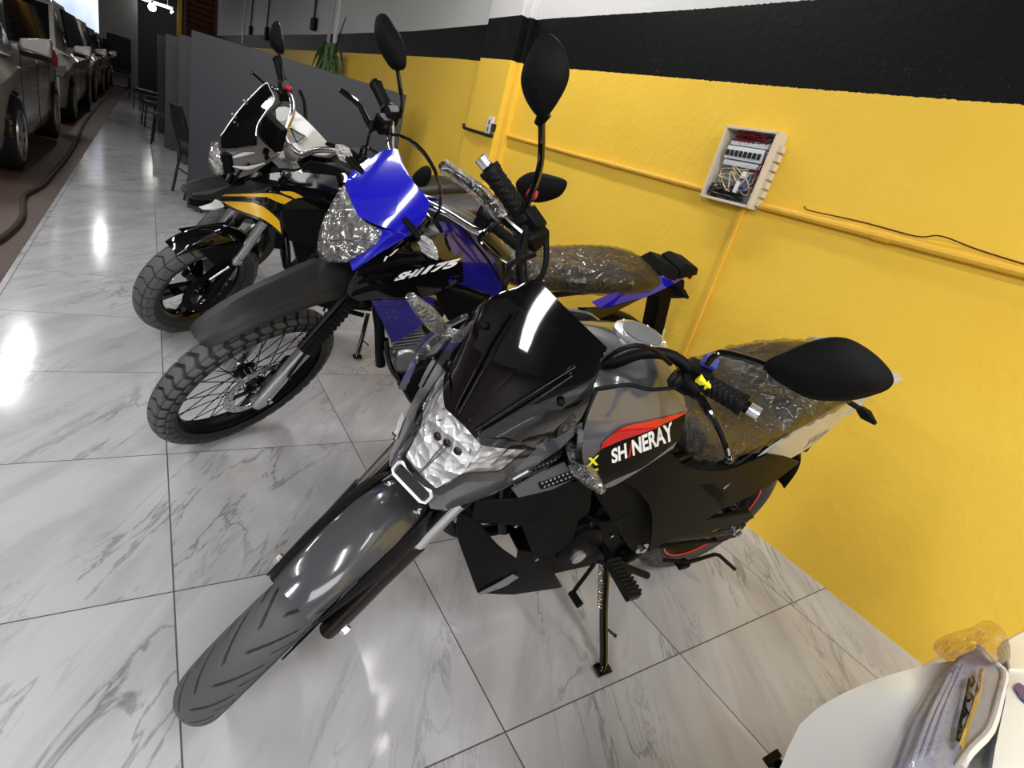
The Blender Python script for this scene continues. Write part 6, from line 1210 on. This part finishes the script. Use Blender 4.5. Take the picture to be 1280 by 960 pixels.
w.part('lamp_outline', lambda bm: tube(bm, [p+np.array([.022,.007,.004]) for p in (hlw[2:5]+[hlw[2]])], .0035, 6), 'satin_black', True)
w.part('handlebar', lambda bm: tube(bm, [(.86,-.36,1.16),(.90,-.25,1.15),(.98,-.08,1.09),(.99,0,1.08),(.98,.08,1.09),(.90,.25,1.15),(.86,.36,1.16)], .012, 12, 4), 'satin_black', True)
w.part('fuel_tank', lambda bm: loft(bm, [body_ring(*q) for q in ((1.02,.06,.84,.93,2.4),(.95,.13,.80,.98,2.3),(.82,.15,.78,1.0,2.2),(.70,.14,.77,.98,2.2),(.58,.09,.75,.90,2.2))]), 'satin_black')
w.part('seat', lambda bm: loft(bm, [seatr(*q) for q in catmull([np.array(x) for x in SKs], 4)]), 'seat_vinyl')
w.part('body_panel', lambda bm: hull(bm, [(u,s*v,z) for s in (-1,1) for u,v,z in ((1.0,.14,.86),(.9,.15,.66),(.5,.14,.6),(.1,.12,.80),(-.2,.08,.92),(.5,.12,.84))]), 'satin_black', bevel=.01)
w.part('engine', lambda bm: hull(bm, [(u,s*.12,z) for u,z in ((.46,.34),(.44,.48),(.58,.56),(.86,.52),(.94,.40),(.84,.29),(.52,.28)) for s in (-1,1)]), 'engine_black', bevel=.012)
w.part('swing_arm', lambda bm: [tube(bm, [(.46,s*.10,.39),(.0,s*.11,.31),(-.05,s*.11,.305)], [.024,.018,.016], 12, 4) for s in (-1,1)], 'frame_black')
rear_wheel(w, 'street', na=300); stand(w, (.58,.30,.078), (.57,.12,.30), spring=False)
# ------------------------------------------------------------------ white scooter, lower right corner
SX = empty('scooter', 'white scooter front with film wrapped headlight in the lower right corner', 'scooter', (.95,-.25,0))
O_ = np.array([.95,-.25,0])
def LZ(px, py, z): return onz(px, py, z)-O_
def zs(px, py):   # height of the fairing crown over the photo: highest near the headlight, falling to the left edge and away
    return .80-.00032*max(0, 1130-px)**1.25*.45-.0002*max(0, 860-py)
def spatch(bm, rows, n, th=.004, lift=0.):
    R = np.array([resample(r, n[1]) for r in rows]); R = np.array(catmull(list(R), 4)) if len(rows) > 2 else R; kk = len(R); G = []
    for x in np.linspace(0, kk-1, n[0]):
        i = min(int(x), kk-2); q = R[i]*(1-(x-i))+R[i+1]*(x-i); G.append([LZ(p[0], p[1], zs(p[0], p[1])+lift) for p in q])
    grid_sheet(bm, G, th, (0,0,-1))
make('front_fairing', lambda bm: spatch(bm, [[(963,990),(975,960),(985,935),(1000,905)],[(1000,1010),(1010,960),(1015,925),(1030,880)],[(1060,1020),(1065,960),(1075,900),(1085,853)],[(1110,1030),(1120,960),(1130,900),(1150,833)],[(1150,1040),(1160,960),(1175,890),(1190,826)]], (18,18), .012), 'white_paint', SX)
make('fairing_side', lambda bm: spatch(bm, [[(1232,1020),(1243,940),(1258,870),(1262,828)],[(1262,1020),(1280,940),(1300,860),(1310,800)],[(1300,1020),(1330,940),(1350,860),(1360,780)]], (8,12), .012, .0), 'white_paint', SX)
def under(bm):
    P = [(965,985),(975,960),(985,935),(1000,905),(1030,880),(1085,853),(1150,833),(1190,826),(1250,824),(1310,802),(1358,782),(1352,860),(1335,940),(1300,1015),(1230,1030),(1150,1035),(1080,1025),(1010,1005)]
    top = [LZ(x, y, zs(x, y)-.006) for x, y in P]; c = np.mean(top, 0); rings = []
    for s_, dz in ((.985,0),(.96,-.035),(.88,-.09),(.74,-.17),(.62,-.30),(.50,-.42)):
        rings.append([np.array([c[0]+(p[0]-c[0])*s_, c[1]+(p[1]-c[1])*s_, p[2]+dz]) for p in top])
    loft(bm, rings)
make('lower_fairing', under, 'white_paint', SX)
make('blue_flash', lambda bm: spatch(bm, [[(1268,858),(1274,852),(1290,866)],[(1276,872),(1284,880),(1300,890)]], (3,5), .002, .003), 'blue_dark', SX)
hq = [(1222,808),(1240,826),(1256,842),(1250,872),(1238,912),(1212,940),(1190,985),(1110,1000),(1140,900),(1178,840),(1200,818)]
hs = make('headlight', lambda bm: slab(bm, [LZ(x, y, .812) for x, y in hq], (0,0,-.03)), 'lamp_silver', SX, bevel=.004)
make('headlight_rim', lambda bm: tube(bm, [LZ(x, y, .814) for x, y in hq[:6]]+[LZ(1200,960,.814)], .004, 8, 3), 'white_paint', hs)
make('led_strip', lambda bm: tube(bm, [LZ(x, y, .820) for x, y in ((1228,838),(1222,868),(1212,900),(1200,935))], .0028, 8, 4), 'chrome', hs)
make('lamp_fin', lambda bm: [tube(bm, [LZ(x, y, .818) for x, y in P],   .0018, 6, 3) for P in (((1196,836),(1172,890),(1150,950)),((1204,832),(1184,880),(1162,945)),((1188,842),(1160,900),(1136,965)))], 'lamp_silver', hs)
make('led_mark', lambda bm: [tube(bm, [LZ(x, y, .819) for x, y in P], .0014, 5) for P in (((1214,858),(1218,852),(1216,846)),((1210,876),(1216,872),(1213,866)),((1204,896),(1209,890),(1206,884)),((1200,915),(1204,912),(1201,906)),((1212,848),(1208,870),(1200,905),(1196,925)))], 'satin_black', hs)
def crumple(bm, pts, z0, amp, seed):
    rd = random.Random(seed); P = np.array(pts, float); c = P.mean(0); rings = []
    for s, dz in ((1.03,-.03),(1.04,.0),(1.0,.012),(.8,.020),(.5,.024),(.2,.025)):
        rings.append([LZ(*(c+(p-c)*s), z0+dz+rd.uniform(-amp,amp)) for p in catmull(P, 3, True)])
    loft(bm, rings, caps=False)
make('headlight_film', lambda bm: crumple(bm, hq, .812, .0012, 3), 'sleeve_film', SX)
def bunch(bm):
    rd = random.Random(9); P = [(1168,812),(1172,800),(1195,790),(1215,784),(1230,776),(1245,780),(1258,795),(1262,822),(1240,832),(1212,818),(1185,826)]
    c = np.mean(P, 0); R = []
    for s, dz in ((1,-.01),(1.02,.012),(.86,.030),(.6,.042),(.3,.046),(.08,.044)): R.append([LZ(*(c+(np.array(p)-c)*s), .80+dz+rd.uniform(-.006,.006)) for p in catmull(P, 2, True)])
    loft(bm, R, caps=False)
make('bunched_film', bunch, 'pink_wrap', SX)
make('upper_panel', lambda bm: slab(bm, [LZ(x, y, .80) for x, y in ((1255,800),(1300,775),(1340,800),(1300,840),(1262,836))], (0,0,-.02)), 'cream_panel', SX, bevel=.003)
make('brake_clip', lambda bm: hull(bm, [LZ(x, y, z) for x, y in ((952,948),(972,935),(978,945),(962,962)) for z in (.60,.63)]), 'satin_black', SX, bevel=.003)
make('clip_arm', lambda bm: tube(bm, [LZ(962,948,.61), LZ(985,965,.62), LZ(1060,970,.66)], .008, 8), 'satin_black', SX)
# the rest of the scooter below and to the right of the frame
cx0 = LZ(1180, 930, .6); cx0[2] = 0; cx0[0] -= .08; cx0[1] += .0
make('leg_shield', lambda bm: hull(bm, [cx0+np.array(p) for p in ((-.10,-.16,.62),(-.10,.10,.62),(.18,-.2,.66),(.22,.08,.66),(.05,-.14,.22),(.05,.06,.22),(.30,-.16,.24),(.30,.06,.24))]), 'white_paint', SX, bevel=.02)
make('front_wheel', lambda bm: ring_lathe(bm, tuple(cx0+np.array([.0,-.04,.22])), [(.22,0),(.21,.04),(.17,.05),(.13,.03),(.13,-.03),(.17,-.05),(.21,-.04)], 40), 'rubber', SX)
make('wheel_hub', lambda bm: cyl(bm, cx0+np.array([0,-.08,.22]), cx0+np.array([0,.0,.22]), .13, 20), 'satin_black', SX)
make('floorboard', lambda bm: hull(bm, [cx0+np.array(p) for p in ((.28,-.18,.24),(.28,.08,.24),(.85,-.18,.24),(.85,.08,.24),(.28,-.18,.30),(.28,.08,.30),(.85,-.18,.30),(.85,.08,.30))]), 'satin_black', SX, bevel=.02)
make('fork_arm', lambda bm: tube(bm, [cx0+np.array([0,.03,.22]), cx0+np.array([.08,.03,.5])], .02, 10), 'satin_black', SX)
